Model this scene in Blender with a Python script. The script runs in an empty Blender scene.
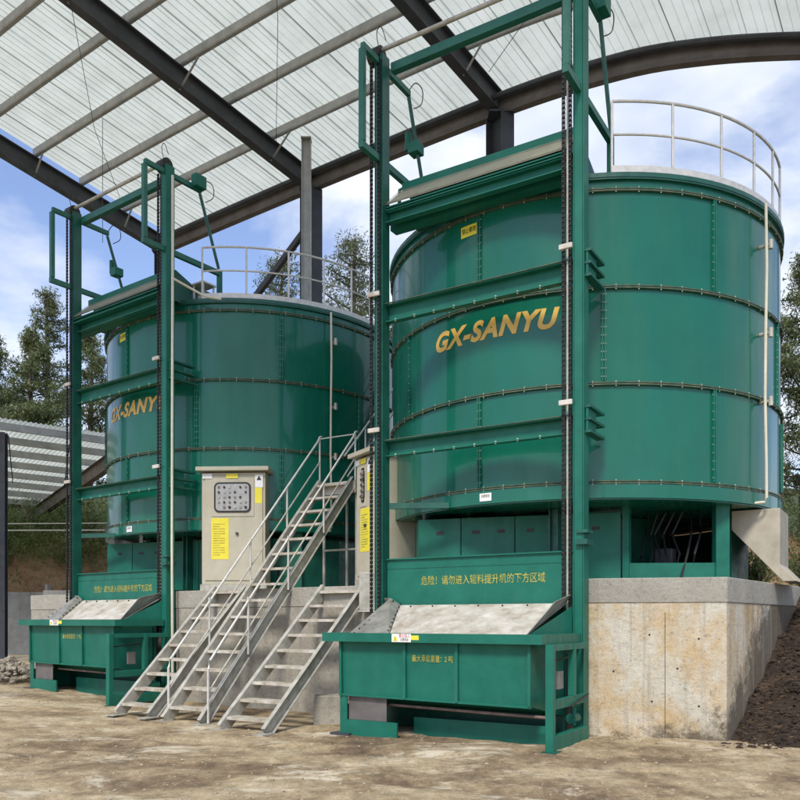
import bpy, bmesh, math, random
from mathutils import Vector, Matrix, noise
random.seed(7)
R = math.radians
C = bpy.context.scene.collection
S = bpy.context.scene

# ------------------------------------------------------------------ camera
cam_d = bpy.data.cameras.new('camera')
cam = bpy.data.objects.new('camera', cam_d); C.objects.link(cam)
cam.location = (0, 0, 1.6); cam.rotation_euler = (R(90), 0, 0)
cam_d.sensor_width = 36; cam_d.lens = 36.9; cam_d.shift_y = 0.275
cam_d.clip_start = 0.1; cam_d.clip_end = 3000
S.camera = cam

# ------------------------------------------------------------------ world, sun, exposure
SUN_EL, SUN_AZ = 48, 196          # azimuth the light comes from, clockwise from +Y
W = bpy.data.worlds.new('World'); S.world = W; W.use_nodes = True
nt = W.node_tree; nt.nodes.clear()
def N(t, typ, **kw):
    n = t.nodes.new(typ)
    for k, v in kw.items(): setattr(n, k, v)
    return n
out = N(nt, 'ShaderNodeOutputWorld'); bg = N(nt, 'ShaderNodeBackground')
sky = N(nt, 'ShaderNodeTexSky', sky_type='NISHITA'); sky.sun_disc = False
sky.sun_elevation = R(SUN_EL); sky.sun_rotation = R(SUN_AZ); sky.air_density = 1.0; sky.dust_density = 0.6; sky.ozone_density = 2.0
tc = N(nt, 'ShaderNodeTexCoord'); mp = N(nt, 'ShaderNodeMapping'); mp.inputs['Scale'].default_value = (1.0, 1.0, 1.9)
mp.inputs['Location'].default_value = (0.35, 0.1, 0.25)
n1 = N(nt, 'ShaderNodeTexNoise'); n1.inputs['Scale'].default_value = 2.6; n1.inputs['Detail'].default_value = 9; n1.inputs['Roughness'].default_value = 0.56
n1.inputs['Distortion'].default_value = 0.25
r1 = N(nt, 'ShaderNodeValToRGB'); r1.color_ramp.elements[0].position = 0.44; r1.color_ramp.elements[1].position = 0.58
mx = N(nt, 'ShaderNodeMix', data_type='RGBA')
mx.inputs['B'].default_value = (8.6, 8.9, 9.4, 1)
n2 = N(nt, 'ShaderNodeTexNoise'); n2.inputs['Scale'].default_value = 6; n2.inputs['Detail'].default_value = 6
r2 = N(nt, 'ShaderNodeValToRGB'); r2.color_ramp.elements[0].color = (3.3, 3.8, 4.9, 1); r2.color_ramp.elements[1].color = (5.6, 5.85, 6.3, 1)
r2.color_ramp.elements[0].position = 0.3; r2.color_ramp.elements[1].position = 0.65
skm = N(nt, 'ShaderNodeMix', data_type='RGBA', blend_type='MULTIPLY'); skm.inputs['Factor'].default_value = 1
skm.inputs['B'].default_value = (1.3, 1.18, 1.24, 1)
L = nt.links.new
L(tc.outputs['Generated'], mp.inputs['Vector']); L(mp.outputs[0], n1.inputs['Vector']); L(mp.outputs[0], n2.inputs['Vector'])
L(n1.outputs[0], r1.inputs[0]); L(r1.outputs[0], mx.inputs['Factor'])
L(sky.outputs[0], skm.inputs['A']); L(skm.outputs['Result'], mx.inputs['A']); L(n2.outputs[0], r2.inputs[0]); L(r2.outputs[0], mx.inputs['B'])
L(mx.outputs['Result'], bg.inputs['Color']); bg.inputs['Strength'].default_value = 0.12
L(bg.outputs[0], out.inputs[0])

sd = bpy.data.lights.new('sun', 'SUN'); sun = bpy.data.objects.new('sun', sd); C.objects.link(sun)
sd.energy = 2.2; sd.angle = R(12); sd.color = (1.0, 0.94, 0.85)
a, e = R(SUN_AZ), R(SUN_EL)
sdir = Vector((math.sin(a)*math.cos(e), math.cos(a)*math.cos(e), math.sin(e)))
sun.rotation_euler = sdir.to_track_quat('Z', 'Y').to_euler(); sun.location = (0, -5, 40)
S.view_settings.view_transform = 'Standard'; S.view_settings.look = 'None'
S.view_settings.exposure = 0.68; S.view_settings.gamma = 1; S.view_settings.use_curve_mapping = False

# ------------------------------------------------------------------ materials
def newmat(name):
    m = bpy.data.materials.new(name); m.use_nodes = True
    t = m.node_tree; b = t.nodes['Principled BSDF']
    return m, t, b
def ramp(t, pts):
    r = N(t, 'ShaderNodeValToRGB'); cr = r.color_ramp
    while len(cr.elements) < len(pts): cr.elements.new(0.5)
    for el, (p, c) in zip(cr.elements, pts):
        el.position = p; el.color = (c[0], c[1], c[2], 1) if not isinstance(c, (int, float)) else (c, c, c, 1)
    return r
def nz(t, scale, detail=5, rough=0.6, sc=(1, 1, 1), coord='Object', dist=0.0):
    c = N(t, 'ShaderNodeTexCoord'); m = N(t, 'ShaderNodeMapping'); m.inputs['Scale'].default_value = sc
    n = N(t, 'ShaderNodeTexNoise'); n.inputs['Scale'].default_value = scale; n.inputs['Detail'].default_value = detail
    n.inputs['Roughness'].default_value = rough; n.inputs['Distortion'].default_value = dist
    t.links.new(c.outputs[coord], m.inputs[0]); t.links.new(m.outputs[0], n.inputs['Vector'])
    return n
def mixc(t, fac, A, B, mode='MIX'):
    m = N(t, 'ShaderNodeMix', data_type='RGBA', blend_type=mode)
    for key, v in (('Factor', fac), ('A', A), ('B', B)):
        if hasattr(v, 'default_value') or hasattr(v, 'links'): t.links.new(v, m.inputs[key])
        elif key == 'Factor': m.inputs[key].default_value = v
        else: m.inputs[key].default_value = (*v, 1)
    return m.outputs['Result']
def bump(t, b, h, strength=0.2, dist=0.02):
    bp = N(t, 'ShaderNodeBump'); bp.inputs['Strength'].default_value = strength; bp.inputs['Distance'].default_value = dist
    t.links.new(h, bp.inputs['Height']); t.links.new(bp.outputs[0], b.inputs['Normal'])
def noisy(name, c1, c2, scale=4, rough=0.6, metal=0.0, bs=0.15, bscale=60, sc=(1, 1, 1), rvar=0.15, spec=0.5):
    m, t, b = newmat(name)
    n = nz(t, scale, 6, 0.65, sc); r = ramp(t, [(0.35, c1), (0.68, c2)])
    t.links.new(n.outputs[0], r.inputs[0]); t.links.new(r.outputs[0], b.inputs['Base Color'])
    b.inputs['Metallic'].default_value = metal; b.inputs['Specular IOR Level'].default_value = spec
    rr = ramp(t, [(0.3, max(0.05, rough-rvar)), (0.7, min(1, rough+rvar))]); n3 = nz(t, scale*2.7, 4)
    t.links.new(n3.outputs[0], rr.inputs[0]); t.links.new(rr.outputs[0], b.inputs['Roughness'])
    if bs: bump(t, b, nz(t, bscale, 4).outputs[0], bs, 0.01)
    return m
M = {}
# glossy green tank paint: wavy sheet reflections, thin dirt runs
m, t, b = newmat('green tank paint'); M['tank'] = m
n = nz(t, 0.8, 5, 0.6); r = ramp(t, [(0.3, (0.004, 0.108, 0.070)), (0.75, (0.006, 0.138, 0.090))])
t.links.new(n.outputs[0], r.inputs[0])
dr = nz(t, 1.0, 6, 0.7, (9, 9, 0.35)); drr = ramp(t, [(0.58, 0.0), (0.8, 0.07)]); t.links.new(dr.outputs[0], drr.inputs[0])
col = mixc(t, drr.outputs[0], r.outputs[0], (0.10, 0.20, 0.16)); t.links.new(col, b.inputs['Base Color'])
rn = nz(t, 1.0, 4, 0.6, (5, 5, 0.4)); rr = ramp(t, [(0.3, 0.22), (0.7, 0.34)]); t.links.new(rn.outputs[0], rr.inputs[0]); t.links.new(rr.outputs[0], b.inputs['Roughness'])
wv = nz(t, 1.0, 2, 0.5, (1.5, 1.5, 0.35)); bump(t, b, wv.outputs[0], 0.5, 0.08); b.inputs['Specular IOR Level'].default_value = 0.2; b.inputs['Coat Weight'].default_value = 0.5; b.inputs['Coat Roughness'].default_value = 0.08; b.inputs['Coat IOR'].default_value = 1.5
M['green_old'] = noisy('green machine paint', (0.017, 0.142, 0.098), (0.030, 0.185, 0.130), 2.2, 0.42, 0, 0.08, 30)
m, t, b = newmat('green machine paint'); M['green'] = m
n = nz(t, 2.2, 6, 0.65); r = ramp(t, [(0.35, (0.007, 0.115, 0.078)), (0.68, (0.014, 0.152, 0.106))]); t.links.new(n.outputs[0], r.inputs[0])
g1 = nz(t, 1.0, 7, 0.75, (6, 6, 0.9)); b.inputs['Specular IOR Level'].default_value = 0.3; g2 = ramp(t, [(0.58, 0), (0.8, 0.2)]); t.links.new(g1.outputs[0], g2.inputs[0])
col = mixc(t, g2.outputs[0], r.outputs[0], (0.13, 0.16, 0.11))
g3 = nz(t, 22, 6, 0.8); g4 = ramp(t, [(0.66, 0), (0.7, 0.6)]); t.links.new(g3.outputs[0], g4.inputs[0])
col = mixc(t, g4.outputs[0], col, (0.16, 0.15, 0.12)); t.links.new(col, b.inputs['Base Color'])
g5 = ramp(t, [(0.3, 0.28), (0.7, 0.6)]); t.links.new(g1.outputs[0], g5.inputs[0]); t.links.new(g5.outputs[0], b.inputs['Roughness'])
bump(t, b, nz(t, 3.0, 3).outputs[0], 0.12, 0.03)
M['green_mid'] = noisy('mid green frame paint', (0.010, 0.105, 0.073), (0.018, 0.145, 0.10), 3, 0.4, 0, 0.08, 40)
M['green_dark'] = noisy('dark green mast paint', (0.006, 0.07, 0.05), (0.012, 0.11, 0.078), 3, 0.4, 0, 0.08, 40)
M['flange'] = noisy('weathered flange', (0.02, 0.07, 0.045), (0.10, 0.12, 0.07), 9, 0.65)
M['bolt'] = noisy('zinc bolt', (0.4, 0.41, 0.28), (0.7, 0.7, 0.55), 20, 0.45, 0.2, 0)
M['galv'] = noisy('galvanised steel', (0.33, 0.32, 0.27), (0.52, 0.505, 0.44), 7, 0.5, 0.25, 0.15, 50)
M['galv_light'] = noisy('bright galvanised tube', (0.5, 0.5, 0.47), (0.66, 0.65, 0.6), 9, 0.42, 0.2, 0.1, 50)
M['steel_dark'] = noisy('dark shelter steel', (0.03, 0.036, 0.045), (0.055, 0.06, 0.07), 2, 0.55)
M['steel_brown'] = noisy('eave steel', (0.10, 0.09, 0.085), (0.17, 0.155, 0.145), 2, 0.6)
M['purlin'] = noisy('purlin steel', (0.30, 0.31, 0.31), (0.44, 0.45, 0.44), 3, 0.5, 0.15)
M['cream'] = noisy('cabinet paint', (0.42, 0.39, 0.29), (0.5, 0.47, 0.36), 3, 0.5, 0, 0.05)
M['pipe'] = noisy('cream plastic pipe', (0.55, 0.52, 0.4), (0.66, 0.63, 0.5), 6, 0.5)
M['chain'] = noisy('greased chain', (0.012, 0.012, 0.012), (0.05, 0.05, 0.045), 30, 0.45, 0.5)
M['black'] = noisy('black', (0.012, 0.012, 0.012), (0.02, 0.02, 0.02), 10, 0.5)
M['liner'] = noisy('scratched liner plate', (0.36, 0.31, 0.24), (0.66, 0.63, 0.57), 3.5, 0.5, 0.1)
M['cheek'] = noisy('grey steel plate', (0.2, 0.2, 0.18), (0.36, 0.35, 0.31), 5, 0.5, 0.3)
M['white'] = noisy('white sticker', (0.75, 0.75, 0.72), (0.82, 0.82, 0.8), 5, 0.5, 0, 0)
M['yellow'] = noisy('yellow sticker', (0.72, 0.62, 0.03), (0.8, 0.7, 0.06), 5, 0.5, 0, 0)
M['ylet'] = noisy('yellow lettering', (0.22, 0.24, 0.05), (0.66, 0.52, 0.06), 9, 0.6, 0, 0)
M['logo'] = noisy('orange lettering', (0.60, 0.37, 0.06), (0.74, 0.50, 0.12), 5, 0.45, 0, 0)
M['red'] = noisy('red print', (0.5, 0.02, 0.02), (0.55, 0.04, 0.03), 5, 0.5, 0, 0)
M['screen'] = noisy('panel behind window', (0.3, 0.31, 0.3), (0.42, 0.42, 0.4), 12, 0.3, 0, 0)
M['chute'] = noisy('concrete grey chute', (0.32, 0.29, 0.22), (0.48, 0.44, 0.35), 2.5, 0.75)
M['rock'] = noisy('rubble', (0.12, 0.10, 0.075), (0.40, 0.36, 0.29), 5, 0.9, bs=0.4)
M['pebble'] = noisy('dusty pebble', (0.2, 0.155, 0.1), (0.42, 0.35, 0.24), 5, 0.9, bs=0.3)
M['litter'] = noisy('brown litter', (0.09, 0.055, 0.03), (0.26, 0.18, 0.1), 5, 0.9, bs=0)
M['bark'] = noisy('bark', (0.05, 0.038, 0.03), (0.12, 0.09, 0.07), 8, 0.9, bs=0.5)
M['tread'] = noisy('muddy galvanised tread', (0.30, 0.25, 0.17), (0.60, 0.58, 0.52), 5, 0.6, 0.1, 0.3, 60)
M['apron'] = noisy('olive cream apron', (0.26, 0.26, 0.19), (0.38, 0.37, 0.28), 3, 0.6)
M['rod'] = noisy('rusty rod', (0.14, 0.09, 0.08), (0.28, 0.2, 0.18), 8, 0.6)
M['glass'] = noisy('cabinet glass', (0.2, 0.2, 0.2), (0.3, 0.3, 0.29), 30, 0.15, 0, 0)

def leafmat(name, c1, c2):
    m, t, b = newmat(name)
    n = nz(t, 0.9, 3); r = ramp(t, [(0.35, c1), (0.7, c2)]); t.links.new(n.outputs[0], r.inputs[0])
    t.links.new(r.outputs[0], b.inputs['Base Color']); b.inputs['Roughness'].default_value = 0.7
    tr = N(t, 'ShaderNodeBsdfTranslucent'); t.links.new(r.outputs[0], tr.inputs[0])
    ms = N(t, 'ShaderNodeMixShader'); ms.inputs[0].default_value = 0.35
    o = t.nodes['Material Output']; t.links.new(b.outputs[0], ms.inputs[1]); t.links.new(tr.outputs[0], ms.inputs[2]); t.links.new(ms.outputs[0], o.inputs[0])
    return m
M['pine'] = leafmat('pine needles', (0.085, 0.115, 0.045), (0.20, 0.23, 0.10))
M['pine_far'] = leafmat('olive pine needles', (0.085, 0.11, 0.05), (0.18, 0.2, 0.1))
M['bush'] = leafmat('bush leaves', (0.08, 0.12, 0.035), (0.20, 0.24, 0.08))

M['straw'] = leafmat('dry straw', (0.16, 0.10, 0.04), (0.34, 0.25, 0.12))
# roof sheet: pale translucent sheeting seen from below
m, t, b = newmat('pale roof sheet'); M['sheet'] = m
n = nz(t, 1.4, 6, 0.65, (1, 1, 1)); r = ramp(t, [(0.25, (0.60, 0.62, 0.54)), (0.5, (0.69, 0.72, 0.63)), (0.72, (0.76, 0.78, 0.70))]); t.links.new(n.outputs[0], r.inputs[0])
t.links.new(r.outputs[0], b.inputs['Base Color']); b.inputs['Roughness'].default_value = 0.6
tr = N(t, 'ShaderNodeBsdfTranslucent'); t.links.new(r.outputs[0], tr.inputs[0])
ms = N(t, 'ShaderNodeMixShader'); ms.inputs[0].default_value = 0.68
t.links.new(b.outputs[0], ms.inputs[1]); t.links.new(tr.outputs[0], ms.inputs[2]); t.links.new(ms.outputs[0], t.nodes['Material Output'].inputs[0])

# concrete with ochre and dark stains
def concrete(name, base1, base2, ochre=0.0, dark=0.3):
    m, t, b = newmat(name)
    n = nz(t, 1.6, 8, 0.7); r = ramp(t, [(0.3, base1), (0.7, base2)]); t.links.new(n.outputs[0], r.inputs[0])
    col = r.outputs[0]
    if ochre:
        o1 = nz(t, 1.1, 8, 0.7, (1, 1, 0.7), dist=0.3); o2 = ramp(t, [(0.42, 0), (0.56, ochre)]); t.links.new(o1.outputs[0], o2.inputs[0])
        col = mixc(t, o2.outputs[0], col, (0.50, 0.33, 0.13))
        w1 = nz(t, 1.1, 7, 0.7, (1, 1, 0.6)); w2 = ramp(t, [(0.50, 0), (0.62, 0.6)]); t.links.new(w1.outputs[0], w2.inputs[0])
        w3 = nz(t, 9, 5, 0.7); 
        col = mixc(t, w2.outputs[0], col, (0.68, 0.65, 0.57))
    d1 = nz(t, 1.0, 7, 0.75, (4, 4, 0.5)); d2 = ramp(t, [(0.52, 0), (0.75, dark)]); t.links.new(d1.outputs[0], d2.inputs[0])
    col = mixc(t, d2.outputs[0], col, (0.1, 0.085, 0.06))
    s1 = nz(t, 14, 6, 0.8); s2 = ramp(t, [(0.56, 0), (0.66, 0.6)]); t.links.new(s1.outputs[0], s2.inputs[0])
    col = mixc(t, s2.outputs[0], col, (0.13, 0.11, 0.08))
    if ochre:
        c_ = N(t, 'ShaderNodeTexCoord'); vm = N(t, 'ShaderNodeVectorMath', operation='DOT_PRODUCT'); vm.inputs[1].default_value = (-0.45, -0.60, 1.0)
        t.links.new(c_.outputs['Object'], vm.inputs[0]); dn = nz(t, 2.6, 8, 0.8)
        sm_ = N(t, 'ShaderNodeMath', operation='MULTIPLY_ADD'); t.links.new(dn.outputs[0], sm_.inputs[0]); sm_.inputs[1].default_value = -2.55; t.links.new(vm.outputs['Value'], sm_.inputs[2])
        mr = N(t, 'ShaderNodeMapRange'); t.links.new(sm_.outputs[0], mr.inputs[0]); mr.inputs[1].default_value = -0.75; mr.inputs[2].default_value = -1.15; mr.inputs[3].default_value = 0; mr.inputs[4].default_value = 0.85
        col = mixc(t, mr.outputs[0], col, (0.075, 0.06, 0.04))
        v1 = nz(t, 1.0, 4, 0.6, (7, 7, 0.25)); v2 = ramp(t, [(0.55, 0), (0.64, 0.5)]); t.links.new(v1.outputs[0], v2.inputs[0]); col = mixc(t, v2.outputs[0], col, (0.3, 0.26, 0.19))
    k1 = nz(t, 34, 5, 0.8); k2 = ramp(t, [(0.60, 0), (0.66, 0.8)]); t.links.new(k1.outputs[0], k2.inputs[0]); col = mixc(t, k2.outputs[0], col, (0.09, 0.075, 0.055))
    t.links.new(col, b.inputs['Base Color']); b.inputs['Roughness'].default_value = 0.88
    bump(t, b, nz(t, 9, 9, 0.75).outputs[0], 0.8, 0.04)
    return m
M['conc'] = concrete('stained concrete', (0.24, 0.225, 0.185), (0.46, 0.43, 0.36), 0.0, 0.55)
M['conc_stain'] = concrete('ochre stained concrete', (0.50, 0.465, 0.37), (0.66, 0.63, 0.53), 0.7, 0.35)
M['cap'] = concrete('concrete cap', (0.30, 0.28, 0.235), (0.42, 0.40, 0.34), 0.0, 0.12)
M['retain'] = concrete('dark retaining wall concrete', (0.2, 0.2, 0.19), (0.32, 0.32, 0.3), 0.0, 0.5)
M['pier'] = concrete('light concrete', (0.42, 0.4, 0.35), (0.55, 0.53, 0.47), 0.0, 0.2)

# dusty yard
m, t, b = newmat('dusty yard'); M['ground'] = m
a1 = nz(t, 0.6, 10, 0.76, (0.85, 0.85, 1), dist=0.2)
r = ramp(t, [(0.36, (0.16, 0.108, 0.06)), (0.45, (0.30, 0.215, 0.122)), (0.53, (0.49, 0.38, 0.225)), (0.66, (0.68, 0.57, 0.38))]); t.links.new(a1.outputs[0], r.inputs[0])
a2 = nz(t, 4.5, 10, 0.8, (1, 0.7, 1)); r2 = ramp(t, [(0.32, 0.5), (0.66, 1.25)]); t.links.new(a2.outputs[0], r2.inputs[0])
col = mixc(t, 1.0, r.outputs[0], r2.outputs[0], 'MULTIPLY')
a3 = nz(t, 38, 7, 0.85); r3 = ramp(t, [(0.35, 0.62), (0.7, 1.25)]); t.links.new(a3.outputs[0], r3.inputs[0])
col = mixc(t, 1.0, col, r3.outputs[0], 'MULTIPLY')
a4 = nz(t, 0.8, 10, 0.8, (0.7, 1.0, 1), dist=0.3); r4 = ramp(t, [(0.53, 0), (0.61, 0.75)]); t.links.new(a4.outputs[0], r4.inputs[0])
col = mixc(t, r4.outputs[0], col, (0.74, 0.66, 0.50))
t.links.new(col, b.inputs['Base Color']); b.inputs['Roughness'].default_value = 0.93
add = N(t, 'ShaderNodeMath', operation='ADD'); t.links.new(a2.outputs[0], add.inputs[0]); t.links.new(a3.outputs[0], add.inputs[1])
bump(t, b, add.outputs[0], 0.55, 0.05)
def soil(name, cs, sc=1.5):
    m, t, b = newmat(name)
    n = nz(t, sc, 9, 0.75); r = ramp(t, cs); t.links.new(n.outputs[0], r.inputs[0])
    n2_ = nz(t, sc*14, 6, 0.8); r2_ = ramp(t, [(0.35, 0.55), (0.7, 1.3)]); t.links.new(n2_.outputs[0], r2_.inputs[0])
    t.links.new(mixc(t, 1.0, r.outputs[0], r2_.outputs[0], 'MULTIPLY'), b.inputs['Base Color']); b.inputs['Roughness'].default_value = 0.95
    bump(t, b, n2_.outputs[0], 0.8, 0.08); return m
M['soil'] = soil('dark wet soil', [(0.35, (0.028, 0.018, 0.011)), (0.55, (0.07, 0.045, 0.028)), (0.72, (0.17, 0.115, 0.07))], 2.2)
M['red_soil'] = soil('reddish bank soil', [(0.32, (0.10, 0.07, 0.04)), (0.45, (0.30, 0.16, 0.08)), (0.55, (0.36, 0.24, 0.13)), (0.68, (0.13, 0.11, 0.05))], 1.4)
M['hill'] = soil('hill undergrowth', [(0.35, (0.03, 0.04, 0.018)), (0.6, (0.06, 0.08, 0.03)), (0.8, (0.14, 0.10, 0.05))], 0.5)

# ------------------------------------------------------------------ mesh helpers
class MB:
    def __init__(s, off=(0, 0, 0)): s.v = []; s.f = []; s.off = Vector(off); s.mi = []
    def add(s, vs, fs):
        k = len(s.v); s.v += [Vector(p)+s.off for p in vs]; s.f += [tuple(i+k for i in f) for f in fs]
    def box(s, x0, y0, z0, x1, y1, z1):
        s.add([(x0,y0,z0),(x1,y0,z0),(x1,y1,z0),(x0,y1,z0),(x0,y0,z1),(x1,y0,z1),(x1,y1,z1),(x0,y1,z1)],
              [(0,3,2,1),(4,5,6,7),(0,1,5,4),(1,2,6,5),(2,3,7,6),(3,0,4,7)]); return s
    def frame(s, p0, p1, up):
        p0, p1 = Vector(p0), Vector(p1); d = (p1-p0).normalized(); up = Vector(up)
        x = d.cross(up)
        if x.length < 1e-4: x = d.cross(Vector((0, 1, 0)))
        x.normalize(); y = x.cross(d).normalized(); return p0, p1, x, y
    def profile(s, p0, p1, prof, up=(0, 0, 1)):
        p0, p1, x, y = s.frame(p0, p1, up); n = len(prof)
        vs = [p0+x*a+y*b for a, b in prof]+[p1+x*a+y*b for a, b in prof]
        fs = [tuple(range(n))[::-1], tuple(range(n, 2*n))]+[(i, (i+1) % n, n+(i+1) % n, n+i) for i in range(n)]
        s.add(vs, fs); return s
    def bar(s, p0, p1, w, h, up=(0, 0, 1)):
        return s.profile(p0, p1, [(-w/2,-h/2),(w/2,-h/2),(w/2,h/2),(-w/2,h/2)], up)
    def ibeam(s, p0, p1, w, h, tf=0.02, tw=0.015, up=(0, 0, 1)):
        s.profile(p0, p1, [(-w/2,-h/2),(w/2,-h/2),(w/2,-h/2+tf),(-w/2,-h/2+tf)], up)
        s.profile(p0, p1, [(-w/2,h/2-tf),(w/2,h/2-tf),(w/2,h/2),(-w/2,h/2)], up)
        s.profile(p0, p1, [(-tw/2,-h/2+tf),(tw/2,-h/2+tf),(tw/2,h/2-tf),(-tw/2,h/2-tf)], up); return s
    def channel(s, p0, p1, w, h, t=0.015, up=(0, 0, 1), flip=1):
        a = -w/2*flip; b = w/2*flip
        pr = [(a,-h/2),(b,-h/2),(b,-h/2+t),(a+t*flip,-h/2+t),(a+t*flip,h/2-t),(b,h/2-t),(b,h/2),(a,h/2)]
        if flip < 0: pr = pr[::-1]
        return s.profile(p0, p1, pr, up)
    def tube(s, pts, r, seg=8):
        pts = [Vector(p) for p in pts]; rings = []
        for i, p in enumerate(pts):
            d = (pts[min(i+1, len(pts)-1)]-pts[max(i-1, 0)]).normalized()
            up = Vector((0, 0, 1)) if abs(d.z) < 0.95 else Vector((0, 1, 0))
            x = d.cross(up).normalized(); y = x.cross(d)
            rad = r[i] if isinstance(r, (list, tuple)) else r
            rings.append([p+(x*math.cos(q)+y*math.sin(q))*rad for q in [2*math.pi*j/seg for j in range(seg)]])
        vs = [v for rg in rings for v in rg]; fs = []
        for i in range(len(pts)-1):
            for j in range(seg):
                fs.append((i*seg+j, i*seg+(j+1) % seg, (i+1)*seg+(j+1) % seg, (i+1)*seg+j))
        fs += [tuple(range(seg))[::-1], tuple(range((len(pts)-1)*seg, len(pts)*seg))]
        s.add(vs, fs); return s
    def arc_band(s, r0, r1, z0, z1, a0, a1, n):          # annular solid, angle phi: 0 = local -y, + towards +x
        full = abs(a1-a0) >= 359.9; m = n if full else n+1; vs = []
        for i in range(m):
            q = R(a0+(a1-a0)*i/n); sx, cy = math.sin(q), -math.cos(q)
            vs += [(r0*sx,r0*cy,z0),(r1*sx,r1*cy,z0),(r1*sx,r1*cy,z1),(r0*sx,r0*cy,z1)]
        fs = []
        for i in range(n):
            a_, b_ = 4*i, 4*((i+1) % m)
            for k in range(4): fs.append((a_+k, b_+k, b_+(k+1) % 4, a_+(k+1) % 4))
        if not full: fs += [(0,1,2,3), (4*(m-1)+3,4*(m-1)+2,4*(m-1)+1,4*(m-1))]
        s.add(vs, fs); return s
    def prism(s, poly, z0, z1):
        n = len(poly); s.add([(x,y,z0) for x,y in poly]+[(x,y,z1) for x,y in poly],
            [tuple(range(n))[::-1], tuple(range(n,2*n))]+[(i,(i+1)%n,n+(i+1)%n,n+i) for i in range(n)]); return s
    def merge(s, o, slot=1):
        k = len(s.v); s.v += o.v; s.mi = s.mi+[0]*(len(s.f)-len(s.mi))+[slot]*len(o.f); s.f += [tuple(i+k for i in f) for f in o.f]; return s
    def build(s, name, mat, parent=None, smooth=False, bevel=0, fix=True, mat2=None):
        me = bpy.data.meshes.new(name); me.from_pydata([tuple(v) for v in s.v], [], s.f); me.update()
        if fix:
            bm = bmesh.new(); bm.from_mesh(me); bmesh.ops.recalc_face_normals(bm, faces=bm.faces); bm.to_mesh(me); bm.free()
        me.materials.append(M[mat] if isinstance(mat, str) else mat)
        if mat2: me.materials.append(M[mat2]); me.polygons.foreach_set('material_index', s.mi+[0]*(len(s.f)-len(s.mi)))
        if smooth:
            me.polygons.foreach_set('use_smooth', [True]*len(me.polygons))
            try: me.set_sharp_from_angle(angle=R(40))
            except Exception: pass
        o = bpy.data.objects.new(name, me); C.objects.link(o)
        if parent: o.parent = parent
        if bevel:
            bv = o.modifiers.new('bevel', 'BEVEL'); bv.width = bevel; bv.segments = 2; bv.limit_method = 'ANGLE'
        return o
def cat(pts, n=5):
    P = [Vector(p) for p in pts]; P = [P[0]]+P+[P[-1]]; out_ = []
    for i in range(1, len(P)-2):
        for k in range(n):
            f = k/n; p0, p1, p2, p3 = P[i-1:i+3]
            out_.append(0.5*((2*p1)+(p2-p0)*f+(2*p0-5*p1+4*p2-p3)*f*f+(3*p1-p0-3*p2+p3)*f**3))
    return out_+[P[-1]]
def thing(name, label, cat, loc=(0,0,0), rz=0, group=None):
    o = bpy.data.objects.new(name, None); C.objects.link(o); o.empty_display_size = 0.2
    o.location = loc; o.rotation_euler = (0, 0, rz); return tag(o, label, cat, group)
def tag(o, label, cat, group=None):
    o['label'] = label; o['category'] = cat
    if group: o['group'] = group
    return o
def struct(o, kind='structure'): o['kind'] = kind; return o
def text_mesh(body, size, shear=0.0, bold=0.0, ext=0.0, space=1.0):
    cu = bpy.data.curves.new('t', 'FONT'); cu.body = body; cu.size = size; cu.shear = shear; cu.offset = bold; cu.extrude = ext; cu.space_character = space
    cu.align_x = 'CENTER'; cu.align_y = 'CENTER'
    o = bpy.data.objects.new('t', cu); C.objects.link(o)
    dg = bpy.context.evaluated_depsgraph_get(); dg.update()
    me = bpy.data.meshes.new_from_object(o.evaluated_get(dg)); bpy.data.objects.remove(o)
    return me
def text_flat(name, body, size, mat, parent, fn, width=None, **kw):
    """lay a text on a surface: fn(x, y, z) -> local point; x right, y up, z out"""
    me = text_mesh(body, size, **kw)
    if width:
        xs = [v.co.x for v in me.vertices]; k = width/(max(xs)-min(xs)); c = (max(xs)+min(xs))/2
        for v in me.vertices: v.co.x = (v.co.x-c)*k
    for v in me.vertices: v.co = Vector(fn(v.co.x, v.co.y, v.co.z))
    me.materials.clear(); me.materials.append(M[mat]); me.name = name
    o = bpy.data.objects.new(name, me); C.objects.link(o); o.parent = parent; return o

# ------------------------------------------------------------------ ground and terrain
def sstep(a_, b_, x): t_ = max(0, min(1, (x-a_)/(b_-a_))); return t_*t_*(3-2*t_)
def gz(x, y):
    z = 0.2*sstep(-4.2, -7.5, x) + 0.012*max(0, y-18)*sstep(-6, -9, x)
    return z
def grid(name, xs, ys, fz, mat, kind='structure', smooth=True):
    mb = MB(); nx = len(xs)
    for y in ys:
        for x in xs: mb.v.append(Vector((x, y, fz(x, y))))
    for j in range(len(ys)-1):
        for i in range(nx-1): mb.f.append((j*nx+i, j*nx+i+1, (j+1)*nx+i+1, (j+1)*nx+i))
    o = mb.build(name, mat, smooth=smooth, fix=False); struct(o, kind); return o
def lin(a_, b_, n): return [a_+(b_-a_)*i/(n-1) for i in range(n)]
xs = [-1500, -600, -200, -80, -45] + lin(-30, 30, 240) + [45, 80, 200, 600, 1500]
ys = [-300, -80, -20, 0, 3] + lin(5, 13, 190) + lin(13.2, 32, 90) + [40, 60, 100, 300, 900, 2500]
def fg(x, y):
    z = gz(x, y)
    if -30 <= x <= 30 and 5 <= y <= 32:
        z += 0.035*noise.noise(Vector((x*0.5, y*1.3, 0))) + 0.016*noise.noise(Vector((x*2.1, y*4, 3)))
        if y < 12:
            q = y+0.34*x-9.6
            for c_ in (-1.5, 0.15): z -= 0.035*math.exp(-((q-c_+0.2*math.sin(x*0.4))/0.16)**2)*sstep(12, 10.5, y)
            z += 0.014*noise.fractal(Vector((x*5, y*5, 3)), 0.8, 2.1, 3)
    return z
grid('ground', xs, ys, fg, 'ground')

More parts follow.
